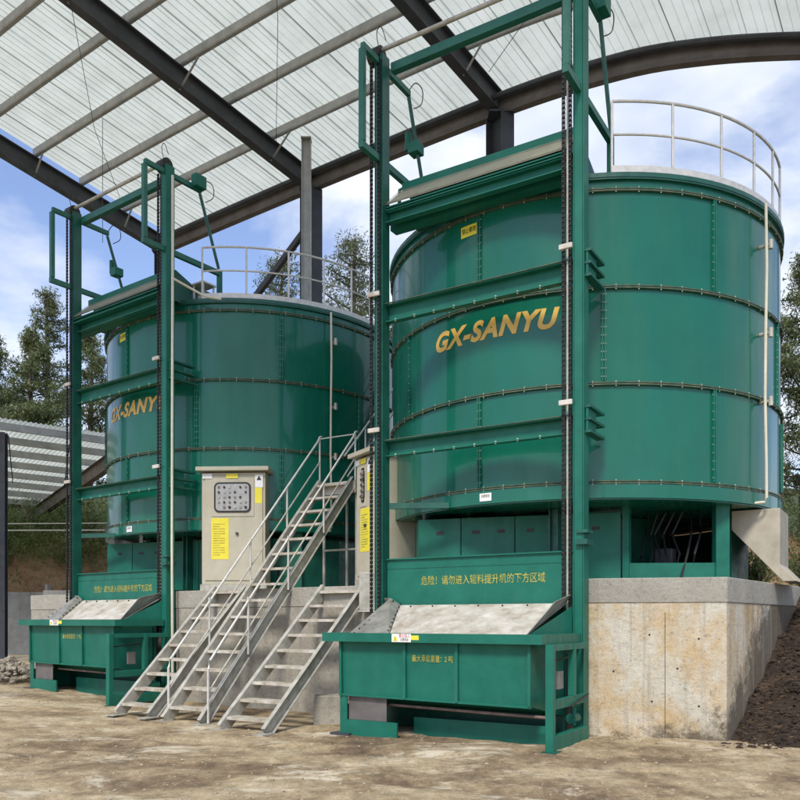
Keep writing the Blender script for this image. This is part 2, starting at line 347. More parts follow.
A = Vector((4.32, 10.84)); SD = Vector((0.616, 0.788)); SN = Vector((0.788, -0.616))    # plinth right side runs along SD from corner A
def fbank(x, y):
    p = Vector((x, y))-A; t_ = p.dot(SD); n_ = p.dot(SN)
    h = 0.50*max(0, t_-0.12+0.28*n_) if n_ > -0.5 else 0
    h = min(h, 2.1+0.1*noise.noise(Vector((x, y, 1))))
    h *= 1
    nn = noise.fractal(Vector((x*1.6, y*1.6, 0)), 0.7, 2.1, 4)*0.16
    nn += 0.07*noise.noise(Vector((x*7, y*7, 5)))
    return -0.1+h+nn*min(1, h*2+0.12) + (0.07 if t_ > -0.25 else 0)
grid('soil_bank', lin(3.9, 16, 170), lin(10.0, 24, 180), lambda x, y: fbank(x, y) if (Vector((x, y))-A).dot(SN) > -0.12 else -0.6, 'soil')

def fhill(x, y):
    k = sstep(31, 36, y)
    z = 2.3 + 3.0*k + 0.10*max(0, y-36)
    z += 0.35*noise.fractal(Vector((x*0.25, y*0.25, 0)), 0.8, 2.1, 4)*(0.3+k)
    if y > 62: z += (y-62)*0.12
    return z
def fh2(x, y): return fhill(x, y) if y > 30.6 else 0.2
hill = grid('hill', lin(-90, 90, 150), [30.4, 30.7]+lin(31, 40, 24)+lin(42, 120, 34), fh2, 'hill')
hill.data.materials.append(M['red_soil'])
for p in hill.data.polygons:
    c = p.center
    if c.y < 37.5+3*noise.noise(Vector((c.x*0.3, 0, 0))): p.material_index = 1

# ------------------------------------------------------------------ concrete plinth
B = Vector((2.72, 11.22)); 
poly = [(A.x, A.y), (B.x, B.y), (-8.6, 19.12), (-6, 26.2), (9.9, 23), (9.87, 17.93)]
pl = thing('concrete_plinth', 'low stained concrete plinth carrying both green tanks', 'concrete base', (4.32, 10.84, 0))
off = (-4.32, -10.84, 0)
def inset(poly, d):
    c = Vector((sum(p[0] for p in poly)/len(poly), sum(p[1] for p in poly)/len(poly)))
    res = []; n = len(poly)
    for i in range(n):
        p0, p1, p2 = Vector(poly[i-1]), Vector(poly[i]), Vector(poly[(i+1) % n])
        e1 = (p1-p0).normalized(); e2 = (p2-p1).normalized()
        n1_ = Vector((-e1.y, e1.x)); n2_ = Vector((-e2.y, e2.x))
        if n1_.dot(c-p1) < 0: n1_ = -n1_
        if n2_.dot(c-p1) < 0: n2_ = -n2_
        bis = (n1_+n2_).normalized(); k = d/max(0.3, bis.dot(n1_)); q = p1+bis*k; res.append((q.x, q.y))
    return res
B2 = Vector((B.x-0.33, B.y+0.23))
stain = MB(off).prism([(A.x, A.y), (B.x, B.y), (B2.x, B2.y), (3.6, 13.2), (9.0, 19.5), (9.87, 17.93)], -0.3, 1.83).build('wall', 'conc_stain', pl); stain['label'] = 'white and ochre stained corner section of the plinth wall'
MB(off).prism([(B2.x-0.003, B2.y+0.003), (-8.6, 19.12), (-6, 26.2), (9.9, 23), (8.99, 19.52), (3.58, 13.21)], -0.3, 1.83).build('wall', 'conc', pl)
fd = (B-A).normalized(); fn_ = Vector((fd.y, -fd.x)); fn_ = fn_ if fn_.y < 0 else -fn_
for q_, z_ in ((0.35, 0.45), (0.35, 1.35), (0.95, 0.5), (0.98, 1.4), (1.45, 0.9), (0.62, 0.95)):
    c_ = A+fd*q_; MB(off).tube([(c_.x-fn_.x*0.01, c_.y-fn_.y*0.01, z_), (c_.x+fn_.x*0.003, c_.y+fn_.y*0.003, z_)], 0.014, 10).build('tie_hole', 'black', pl)
c_ = A+fd*0.78+fn_*0.002; MB(off).bar((c_.x, c_.y, 0.0), (c_.x, c_.y, 1.7), 0.006, 0.004, (0, 1, 0)).build('formwork_seam', 'soil', pl)
MB(off).prism(inset(poly, -0.012), 1.832, 2.17).build('cap', 'cap', pl, bevel=0.012)

# footing block by the small stairs
tag(MB().box(-0.24, -0.2, -0.1, 0.26, 0.2, 0.43).build('footing_block', 'conc', bevel=0.02), 'small grey concrete block on the ground beside the low stairs', 'concrete block').location = (-1.1, 12.85, 0)

# ------------------------------------------------------------------ tanks
TR, Z0 = 3.43, 2.17
def cyl(r, phi, z): q = R(phi); return (r*math.sin(q), -r*math.cos(q), z-Z0)
def make_tank(loc, rz, label, bay=True):
    T = thing('fermentation_tank', label, 'tank', (loc[0], loc[1], Z0+loc[2]), rz, 'green bolted fermentation tanks')
    O = (0, 0, -Z0)
    # shell: four courses of one skin
    s = MB(O); n = 128; zs = [3.34, 3.59, 5.01, 6.40, 7.80, 7.96]; 
    for z in zs:
        for i in range(n): q = 2*math.pi*i/n; s.v.append(Vector((TR*math.sin(q), -TR*math.cos(q), z))+s.off)
    for k in range(len(zs)-1):
        for i in range(n): s.f.append((k*n+i, k*n+(i+1) % n, (k+1)*n+(i+1) % n, (k+1)*n+i))
    s.f.append(tuple(range(n))[::-1])
    s.build('shell', 'tank', T, smooth=True)
    # roof disc with a turned-up rim
    rf = MB(O).arc_band(0.3, TR+0.05, 7.94, 7.965, 0, 360, 96).arc_band(TR+0.02, TR+0.06, 7.965, 8.03, 0, 360, 96)
    rf.build('roof_deck', 'green_dark', T)
    MB(O).arc_band(TR+0.004, TR+0.035, 3.36, 3.56, 0, 360, 96).build('bottom_band', 'tank', T)
    for z in (3.59, 5.01, 6.40, 7.80):
        rg = MB(O).arc_band(TR-0.01, TR+0.045, z-0.026, z-0.006, 0, 360, 96).arc_band(TR-0.01, TR+0.045, z+0.004, z+0.02, 0, 360, 96)
        bm_ = MB(O)
        for i in range(66):
            ph = i*360/66+1.3; c = cyl(TR+0.03, ph, z); x, y, zz = c; zz += Z0
            bm_.tube([(x, y, zz-0.042), (x, y, zz+0.034)], 0.009, 6)
        rg.merge(bm_).build('flange_ring', 'flange', T, mat2='bolt')
    # vertical seams
    for z0_, z1_, phs in ((6.43, 7.77, [-5.6+60*k for k in range(6)]), (5.04, 6.37, [25.7+60*k for k in range(6)]), (3.62, 4.98, [-5.6+60*k for k in range(6)]), (3.37, 3.56, [25.7+60*k for k in range(6)])):
        for ph in phs:
            sm = MB(O); w = 0.35
            for sg in (-1, 1):
                a0, a1 = ph+sg*0.12, ph+sg*(0.12+0.35); sm.arc_band(TR+0.001, TR+0.04, z0_, z1_, min(a0, a1), max(a0, a1), 1)
            if z1_-z0_ > 1:
                bb = MB(O); k = 11
                for i in range(k):
                    z = z0_+0.07+(z1_-z0_-0.14)*i/(k-1); p = Vector(cyl(TR+0.025, ph-0.62, z)); q_ = Vector(cyl(TR+0.025, ph+0.62, z)); p.z += Z0; q_.z += Z0
                    bb.tube([p, q_], 0.007, 6)
                sm.merge(bb)
            sm.build('seam', 'green', T, mat2='bolt')
    # hood over the feed opening
    hd = MB(O); y0 = -3.86
    def sl(yA, zA, yB, zB, x0, x1, t_):
        hd.add([(x0,yA,zA),(x1,yA,zA),(x1,yB,zB),(x0,yB,zB),(x0,yA,zA-t_),(x1,yA,zA-t_),(x1,yB,zB-t_),(x0,yB,zB-t_)],
               [(0,1,2,3),(7,6,5,4),(0,4,5,1),(1,5,6,2),(2,6,7,3),(3,7,4,0)])
    xa, xb = -1.70, 1.18
    hood = thing_part('hood', T)
    def prt(name, mb, mat): return mb.build(name, mat, hood)
    # dark housing behind
    g = MB(O).add([], []) if False else MB(O)
    g.prism([(xa+0.1, -3.35), (xb-0.1, -3.35), (xb-0.1, -1.9), (xa+0.1, -1.9)], 7.97, 8.5); prt('housing', g, 'green_dark')
    g = MB(O); g.add([(xa,y0+0.46,8.62),(xb,y0+0.46,8.62),(xb,y0+1.75,8.12),(xa,y0+1.75,8.12),(xa,y0+0.46,8.56),(xb,y0+0.46,8.56),(xb,y0+1.75,8.06),(xa,y0+1.75,8.06)],
               [(0,1,2,3),(7,6,5,4),(0,4,5,1),(1,5,6,2),(2,6,7,3),(3,7,4,0)]); g.box(xa, y0+0.40, 8.50, xb, y0+0.459, 8.63); prt('lid', g, 'green')
    g = MB(O); nc = 88
    for i in range(nc):      # corrugated strip
        x0 = xa-0.05+(xb-xa+0.1)*i/nc; x1 = x0+(xb-xa+0.1)/nc*0.55
        g.add([(x0,y0-0.04,8.12),(x1,y0-0.04,8.12),(x1,y0+0.40,8.52),(x0,y0+0.40,8.52)], [(0,1,2,3)])
        g.add([(x0,y0-0.025,8.10),(x0+(xb-xa+0.1)/nc,y0-0.025,8.10),(x0+(xb-xa+0.1)/nc,y0+0.415,8.50),(x0,y0+0.415,8.50)], [(0,1,2,3)])
    prt('apron', g, 'apron')
    g = MB(O); g.add([(xb,y0+0.02,8.0),(xb,y0+0.46,8.6),(xb,y0+1.75,8.1),(xb,y0+1.75,7.9),(xb+0.04,y0+0.02,8.0),(xb+0.04,y0+0.46,8.6),(xb+0.04,y0+1.75,8.1),(xb+0.04,y0+1.75,7.9)],
           [(0,1,2,3),(7,6,5,4),(0,4,5,1),(1,5,6,2),(2,6,7,3),(3,7,4,0)]); prt('end_plate', g, 'green_dark')
    g = MB(O); g.ibeam((xa-0.1, y0+0.06, 8.035), (xb+0.05, y0+0.06, 8.035), 0.14, 0.1)
    g.bar((xa-0.1, y0+0.3, 7.86), (xb+0.05, y0+0.3, 7.86), 0.18, 0.1); prt('support_beam', g, 'green')
    # guard rail
    gr = thing_part('guard_rail', T); rr_ = TR+0.0; z = 8.0
    P_ = [27.7, 42.7, 57, 70, 82, 92]
    for ph in P_:
        c = Vector(cyl(rr_, ph, z)); MB(O).tube([c+Vector((0,0,Z0)), c+Vector((0,0,Z0+1.08))], 0.02, 8).build('post', 'galv_light', gr)
    def railpts(zz, r_=rr_): return [Vector(cyl(r_, 27.7+64.3*i/24, zz))+Vector((0,0,Z0)) for i in range(25)]
    MB(O).tube(railpts(z+1.08), 0.022, 8).build('top_rail', 'galv_light', gr, smooth=True)
    MB(O).tube(railpts(z+0.6), 0.018, 8).build('mid_rail', 'galv_light', gr, smooth=True)
    MB(O).arc_band(rr_+0.025, rr_+0.03, z+0.03, z+0.14, 27.7, 92, 24).build('toe_board', 'galv_light', gr)
    # downpipe
    pp = thing_part('drain_pipe', T)
    ph = 71.5
    pts = [cyl(TR+0.14, ph, z_) for z_ in (7.95, 7.0, 6.0, 5.0, 4.0, 3.46)]+[cyl(TR+0.13, ph, 3.40), cyl(TR+0.02, ph-2.0, 3.385)]
    pts = [(p[0]+0.012*math.sin(i*1.7), p[1], p[2]+Z0) for i, p in enumerate(pts)]
    MB(O).tube(pts, 0.022, 8).build('pipe', 'pipe', pp, smooth=True)
    for z_ in (7.35, 6.0, 4.95):
        g = MB(O); a_ = Vector(cyl(TR, ph+1.5, z_)); b_ = Vector(cyl(TR+0.17, ph+1.5, z_)); a_.z += Z0; b_.z += Z0
        g.tube([a_, b_], 0.03, 8); g.tube([b_-Vector((0,0,0.07)), b_+Vector((0,0,0.07))], 0.035, 8); g.build('bracket', 'galv', pp)
    # access hatch
    h = MB(O).arc_band(TR+0.01, TR+0.05, 3.72, 4.85, 93, 104, 6)
    g = MB(O)
    for i in range(10):
        for q in (94, 103): g.tube([Vector(cyl(TR+0.04, q, 3.8+0.108*i))+Vector((0,0,Z0)), Vector(cyl(TR+0.065, q, 3.8+0.108*i))+Vector((0,0,Z0))], 0.014, 6)
    h.merge(g).build('access_hatch', 'tank', T, mat2='bolt')
    # base housing: panels with slots, open bay
    pts = [(-1.65, -3.0), (-0.95, -2.84), (-0.1, -2.62), (0.75, -2.40), (1.48, -2.2)]
    for i in range(4):
        (x0, y0_), (x1, y1_) = pts[i], pts[i+1]; d = Vector((x1-x0, y1_-y0_)).normalized(); k = 0.008
        g = MB(O).bar((x0+d.x*k, y0_+d.y*k, 2.72), (x1-d.x*k, y1_-d.y*k, 2.72), 0.04, 1.06)
        po = g.build('base_panel', 'green', T)
        nn = Vector((d.y, -d.x))
        for f_ in (0.28, 0.75) if i in (1, 2) else (0.5,):
            c = Vector((x0+(x1-x0)*f_, y0_+(y1_-y0_)*f_))+nn*0.022
            MB(O).bar((c.x-d.x*0.06, c.y-d.y*0.06, 3.02), (c.x+d.x*0.06, c.y+d.y*0.06, 3.02), 0.008, 0.055).build('slot', 'black', po)
    MB(O).bar((-1.65, -2.98, 2.72), (-2.7, -1.4, 2.72), 0.04, 1.06).build('base_panel', 'green', T)
    MB(O).arc_band(2.9, 2.93, 2.19, 3.33, 75, 285, 30).build('inner_skirt', 'green_dark', T)
    if not bay:
        pts = [(1.52, -2.19), (2.2, -1.85), (2.85, -1.45), (3.05, -0.5), (3.0, 0.6)]
        for i in range(4):
            (x0, y0_), (x1, y1_) = pts[i], pts[i+1]; MB(O).bar((x0, y0_, 2.72), (x1, y1_, 2.72), 0.04, 1.06).build('base_panel', 'green_mid', T)
        tail_ = True
    else: tail_ = False
    bf = thing_part('bay_frame', T)
    q0, q1 = Vector((1.51, -2.19)), Vector((2.80, -1.50)); d = (q1-q0).normalized()
    MB(O).box(q0.x-0.0, q0.y-0.05, 2.19, q0.x+0.1, q0.y+0.06, 3.34).build('post', 'green', bf)
    MB(O).bar((q1.x, q1.y, 2.19), (q1.x, q1.y, 3.34), 0.2, 0.2, (d.x, d.y, 0)).build('post', 'green', bf)
    MB(O).bar((q0.x, q0.y, 2.33), (q1.x-d.x*0.1, q1.y-d.y*0.1, 2.33), 0.12, 0.28).build('sill_beam', 'green', bf)
    MB(O).bar((q0.x-2.2, q0.y+0.2, 3.24), (q0.x+0.02, q0.y+0.12, 3.24), 0.1, 0.14).build('head_beam', 'green_dark', bf)
    MB(O).arc_band(2.5, 2.54, 2.19, 3.33, -70, 250, 40).arc_band(1.1, 1.2, 2.19, 3.33, 0, 360, 24).build('inner_skirt', 'green_dark', T) if False else MB(O).arc_band(1.1, 1.5, 2.19, 3.33, 0, 360, 32).build('hub', 'green_dark', T)
    g = MB(O)
    for k in range(7):
        x = 1.65+0.13*k; g.tube([(x, -1.95+0.35*random.random(), 2.25), (x+0.1*random.random(), -1.75, 2.6), (x-0.12+0.2*random.random(), -1.5, 2.95), (x+0.05, -1.4, 3.3)], 0.018, 6)
    g.build('hose_bundle', 'black', T, smooth=True)
    MB(O).box(1.75, -1.35, 2.3, 2.05, -1.1, 2.75).build('motor', 'steel_dark', T, bevel=0.03)
    for q in range(10):
        ph_ = q*36+12
        if 15 < ph_ < 70: continue
        c = cyl(2.6, ph_, Z0); MB(O).ibeam((c[0], c[1], 2.18), (c[0], c[1], 3.33), 0.15, 0.15, up=(1, 0, 0)).build('support_leg', 'green_dark', T)
    # discharge chute at the right
    prof = [(2.86, 3.32), (3.56, 3.32), (3.56, 2.45), (3.8, 2.19), (3.6, 2.19), (2.86, 3.02)]
    g = MB(O); yA, yB = -0.95, 0.1; n_ = len(prof)
    g.add([(x, yA, z_) for x, z_ in prof]+[(x, yB, z_) for x, z_ in prof], [tuple(range(n_)), tuple(range(n_, 2*n_))[::-1]]+[(i, n_+i, n_+(i+1) % n_, (i+1) % n_) for i in range(n_)])
    if bay: g.build('discharge_chute', 'chute', T, bevel=0.01)
    # writing
    def wrap(phi0, zc, out_=0.007):
        def fn(x, y, z_):
            p = phi0+math.degrees(x/TR); c = cyl(TR+out_+z_, p, zc+y); return c
        return fn
    text_flat('logo', 'GX-SANYU', 0.40, 'logo', T, wrap(-2.6, 6.0), width=2.15, shear=0.3, bold=0.017, space=1.12)
    def patch(name, mat, ph_, zc, w, h_, out_=0.006):
        dphi = math.degrees(w/TR)/2
        return MB(O).arc_band(TR+out_-0.004, TR+out_, zc-h_/2, zc+h_/2, ph_-dphi, ph_+dphi, 4).build(name, mat, T)
    patch('sticker', 'yellow', -8.8, 7.60, 0.31, 0.17)
    text_flat('sticker_text', '禁止攀爬', 0.09, 'black', T, wrap(-8.8, 7.60, 0.014), width=0.26)
    patch('sticker', 'white', -3.5, 3.46, 0.2, 0.12, 0.045)
    text_flat('sticker_text', '注意安全', 0.05, 'black', T, wrap(-3.5, 3.475, 0.052), width=0.15)
    return T
def thing_part(name, parent):
    o = bpy.data.objects.new(name, None); C.objects.link(o); o.parent = parent; return o
RR, RL = 31.7, 36.0
tankR = make_tank((3.296, 15.25, 0), R(-RR), 'larger, nearer green bolted tank at right, standing over the stained plinth corner')
tankL = make_tank((-3.51, 20.0, 0.06), R(-RL), 'farther green bolted tank behind the cream cabinet and the tall stairs', bay=False)

g = MB((0, 0, -Z0)); c = cyl(TR-0.25, 26.5, 0)
for dx in (-0.14, 0.14):
    for dy in (-0.14, 0.14): g.bar((c[0]+dx, c[1]+dy, 8.0), (c[0]+dx, c[1]+dy, 8.4), 0.03, 0.03, (0, 1, 0))
g.box(c[0]-0.18, c[1]-0.18, 8.40, c[0]+0.18, c[1]+0.18, 8.43).box(c[0]-0.18, c[1]-0.18, 8.0, c[0]+0.18, c[1]+0.18, 8.04).box(c[0]-0.08, c[1]-0.08, 8.04, c[0]+0.08, c[1]+0.08, 8.2)
g.build('vent_box', 'galv_light', tankL)
# ------------------------------------------------------------------ skip hoists
def make_hoist(loc, rz, w, label, conduit=False, short=False):
    H = thing('skip_hoist', label, 'hoist', loc, rz, 'twin mast skip hoists in front of the tanks')
    TOP = 10.45; zb = -loc[2]
    for k, x in enumerate((0, -w)):
        ms_ = MB(); 
        ms_.ibeam((x, 0, -0.02), (x, 0, TOP), 0.2, 0.15, 0.014, 0.012, up=(1, 0, 0))
        ms_.box(x-0.055, -0.099, 0, x+0.055, -0.088, TOP)
        if k == 0: MB().box(-0.19, -0.04, 1.4, -0.165, -0.02, TOP-0.2).build('chain_rail', 'galv', H)
        mo = ms_.build('mast', 'green' if k == 0 else 'green_dark', H)
        MB().box(x-0.18, -0.18, -0.03, x+0.18, 0.18, 0.0).build('base_plate', 'green_dark', mo)
        # chains
        for cx in ((-0.225, -0.13) if k == 0 else (-0.115, 0.025)):
            ch = MB(); z = 1.25; yy = -0.06 if k == 0 else -0.13; i = 0
            ch.box(x+cx-0.006, yy-0.004, z, x+cx+0.006, yy+0.004, TOP-0.1)
            while z < TOP-0.1:
                if i % 2 == 0:
                    ch.box(x+cx-0.023, yy-0.012, z, x+cx-0.015, yy+0.012, z+0.042); ch.box(x+cx+0.015, yy-0.012, z, x+cx+0.023, yy+0.012, z+0.042)
                else:
                    ch.box(x+cx-0.021, yy-0.016, z, x+cx+0.021, yy+0.016, z+0.024)
                z += 0.034; i += 1
            ch.build('chain', 'chain', H)
        # sprocket at the top
        sp = MB(); sp.tube([(x-0.2, -0.02, TOP+0.03), (x+0.02, -0.02, TOP+0.03)], 0.13, 18); sp.build('sprocket', 'chain', H)
        for zc in (6.64, 4.52):
            gx0, gx1 = (x-0.25, x-0.06) if k == 0 else (x-0.15, x+0.06)
            MB().box(gx0, -0.19, zc, gx1, -0.15, zc+0.07).box(gx0, -0.15, zc+0.02, gx0+0.03, -0.02, zc+0.05).build('chain_guide', 'liner', H, bevel=0.008)
        # side rectangle of arms running front to back
        a_ = MB(); yf, yb = -0.55, 0.82
        a_.bar((x, yf, 10.32), (x, yb, 10.32), 0.07, 0.09); a_.build('top_arm', 'green_mid', H)
        MB().bar((x, yf+0.0, 8.86), (x, yf+0.0, 10.26), 0.085, 0.08, (0, 1, 0)).build('front_bar', 'green_mid', H)
        MB().bar((x, yf-0.05, 8.8), (x, 1.32, 8.8), 0.08, 0.1).build('lower_arm', 'green_mid', H)
        MB().tube([(x+0.02, yb-0.04, 10.24), (x+0.02, 1.28, 8.88)], 0.032, 8).build('strut', 'green_dark', H)
        g = MB().box(x-0.1, 0.93, 9.42, x+0.1, 1.15, 9.6).tube([(x-0.12, 1.0, 9.5), (x-0.12, 1.0, 9.8)], 0.06, 10) if k else MB().box(x+0.0, yb-0.25, 10.3, x+0.16, yb+0.02, 10.55)
        g.build('limit_switch', 'green', H, bevel=0.01)
        g = MB(); g.tube(cat([(x, yb, 10.38), (x+0.08, yb+0.08, 10.52), (x+0.14, yb+0.2, 10.45), (x+0.1, yb+0.24, 10.25), (x+0.03, yb+0.1, 10.12)]), 0.009, 6)
        g.tube(cat([(x, -0.1, TOP+0.1), (x, -0.15, TOP+0.3), (x+0.08, -0.15, TOP+0.36), (x+0.14, -0.1, TOP+0.15)]), 0.007, 6); g.build('cable', 'black', H, smooth=True)
    MB().bar((0, 1.32, 8.86), (0, 1.32, 7.9), 0.09, 0.08, (0, 1, 0)).build('rear_bar', 'green', H)
    g = MB().tube([(-w+0.05, 1.2, 8.7), (-w+0.05, 0.6, 8.7), (-w+0.05, 0.45, 8.55), (-w+0.05, 0.42, 8.1)], 0.03, 8); g.build('hook_bar', 'green', H, smooth=True)
    MB().box(-w+0.12, 0.06, 10.22, -0.12, 0.18, 10.36).build('head_beam', 'green_mid', H, bevel=0.006)
    MB().tube([(-w, -0.02, 10.55), (0, -0.02, 10.55)], 0.035, 10).build('drive_shaft', 'galv', H, smooth=True)
    for z, h in ((7.92, 0.2), (6.40, 0.27), (4.28, 0.24)):
        b_ = MB().channel((-w+0.08, 0.04, z), (-0.06, 0.04, z), 0.12, h, 0.014, flip=1)
        if z < 7:
            bb = MB()
            for i in range(9):
                x = -w+0.25+(w-0.5)*i/8; bb.tube([(x, -0.0, z-h/2-0.012), (x, 0.0, z-h/2+0.03)], 0.014, 6)
            b_.merge(bb)
            MB().bar((-w+0.08, -0.035, z+h/2+0.008), (-0.06, -0.035, z+h/2+0.008), 0.03, 0.012).build('edge_strip', 'flange', H)
            for k, zz in enumerate((z+0.22, z+0.05, z-0.12)):
                MB().bar((0.10, -0.05, zz), (0.10, 0.55, zz), 0.12, 0.035).build('bracket', 'green_dark', H)
            MB().bar((0.10, -0.04, z+0.05), (0.10, 0.3, z+0.05), 0.03, 0.3).build('bracket', 'green', H)
        b_.build('cross_beam', 'green', H, mat2='bolt')
    MB().bar((-w, 0.1, 3.4), (-w+0.9, 0.55, 3.4), 0.08, 0.09).build('tie_bar', 'green_dark', H)
    # lettered back panel
    pn = MB().box(-w+0.1, 0.0, 1.62, -0.10, 0.03, 2.55).build('back_panel', 'green', H)
    MB().bar((-w+0.1, -0.01, 2.545), (-0.1, -0.01, 2.545), 0.05, 0.02).build('edge_strip', 'green', pn)
    MB().bar((-w+0.1, 0.0, 2.40), (-0.1, 0.0, 2.40), 0.014, 0.012).build('edge_strip', 'green', pn)
    text_flat('warning_text', '危险！请勿进入辊料提升机的下方区域', 0.15, 'ylet', pn, lambda x, y, z: (x*1.0-w/2+0.1, -0.004-z, 2.19+y), width=w*0.62)
    # right hand side frame
    sf = thing_part('side_frame', H)
    for nm, mb in (('post', MB().bar((0.1, -1.38, 0.0), (0.1, -1.38, 1.30), 0.1, 0.09, (0, 1, 0))),
                   ('post', MB().bar((0.1, -0.62, 0.62), (0.1, -0.62, 1.30), 0.09, 0.08, (0, 1, 0))),
                   ('rail', MB().bar((0.1, -1.335, 0.56), (0.1, -0.1, 0.56), 0.07, 0.12)),
                   ('rail', MB().bar((0.1, -1.335, 1.26), (0.1, -0.1, 1.26), 0.07, 0.08)),
                   ('base_rail', MB().channel((0.1, -1.335, 0.09), (0.1, -0.1, 0.09), 0.1, 0.18, 0.012, flip=-1))):
        mb.build(nm, 'green', sf, bevel=0.004)
    MB().box(-0.05, -1.55, -0.015, 0.22, -1.3, 0.004).build('foot_plate', 'green_dark', sf)
    MB().box(0.0, -0.95, 0.72, 0.045, -0.78, 0.95).build('switch_box', 'steel_brown' if conduit else 'cheek', sf, bevel=0.008)
    g = MB().tube([(0.02, -0.45, 0.3), (0.02, -0.25, 0.3)], 0.07, 12).tube([(0.02, -0.35, 0.2), (0.02, -0.35, 0.48)], 0.035, 10).tube([(0.02, -0.35, 0.46), (0.1, -0.3, 0.5)], 0.03, 8)
    g.build('valve', 'green', sf, smooth=True)
    MB().tube([(0.14, -0.1, 0.6), (0.16, -0.5, 0.55), (0.16, -0.8, 0.5)], 0.012, 6).tube([(0.0, -1.3, 1.05), (-0.02, -0.4, 1.12)], 0.012, 6).build('hose', 'black', sf, smooth=True)
    # clamp on the mast above the ground
    MB().box(-0.02, -0.16, 2.62, 0.14, 0.1, 2.69).box(-0.02, -0.13, 2.78, 0.14, 0.1, 2.82).build('clamp', 'green_dark', H)
    if conduit:
        g = MB().tube([(0.19, -0.04, 0.1), (0.17, -0.04, 3), (0.18, -0.04, 6), (0.19, -0.04, 8.4), (0.19, -0.04, 10.2)], 0.026, 8)
        g.tube([(0.19, -0.04, 8.2), (0.5, 0.5, 7.95), (0.75, 0.7, 7.9)], 0.024, 8); g.build('conduit', 'pipe', H, smooth=True)
    return H
PR = (2.47, 11.2, 0); PL = (-4.555, 16.1, 0.05)
hoR = make_hoist(PR, R(-RR), 3.235, 'tall green twin mast hoist in front of the nearer, larger tank')
hoL = make_hoist(PL, R(-RL), 3.15, 'green twin mast hoist before the farther tank, with a cream conduit down one mast', conduit=True)

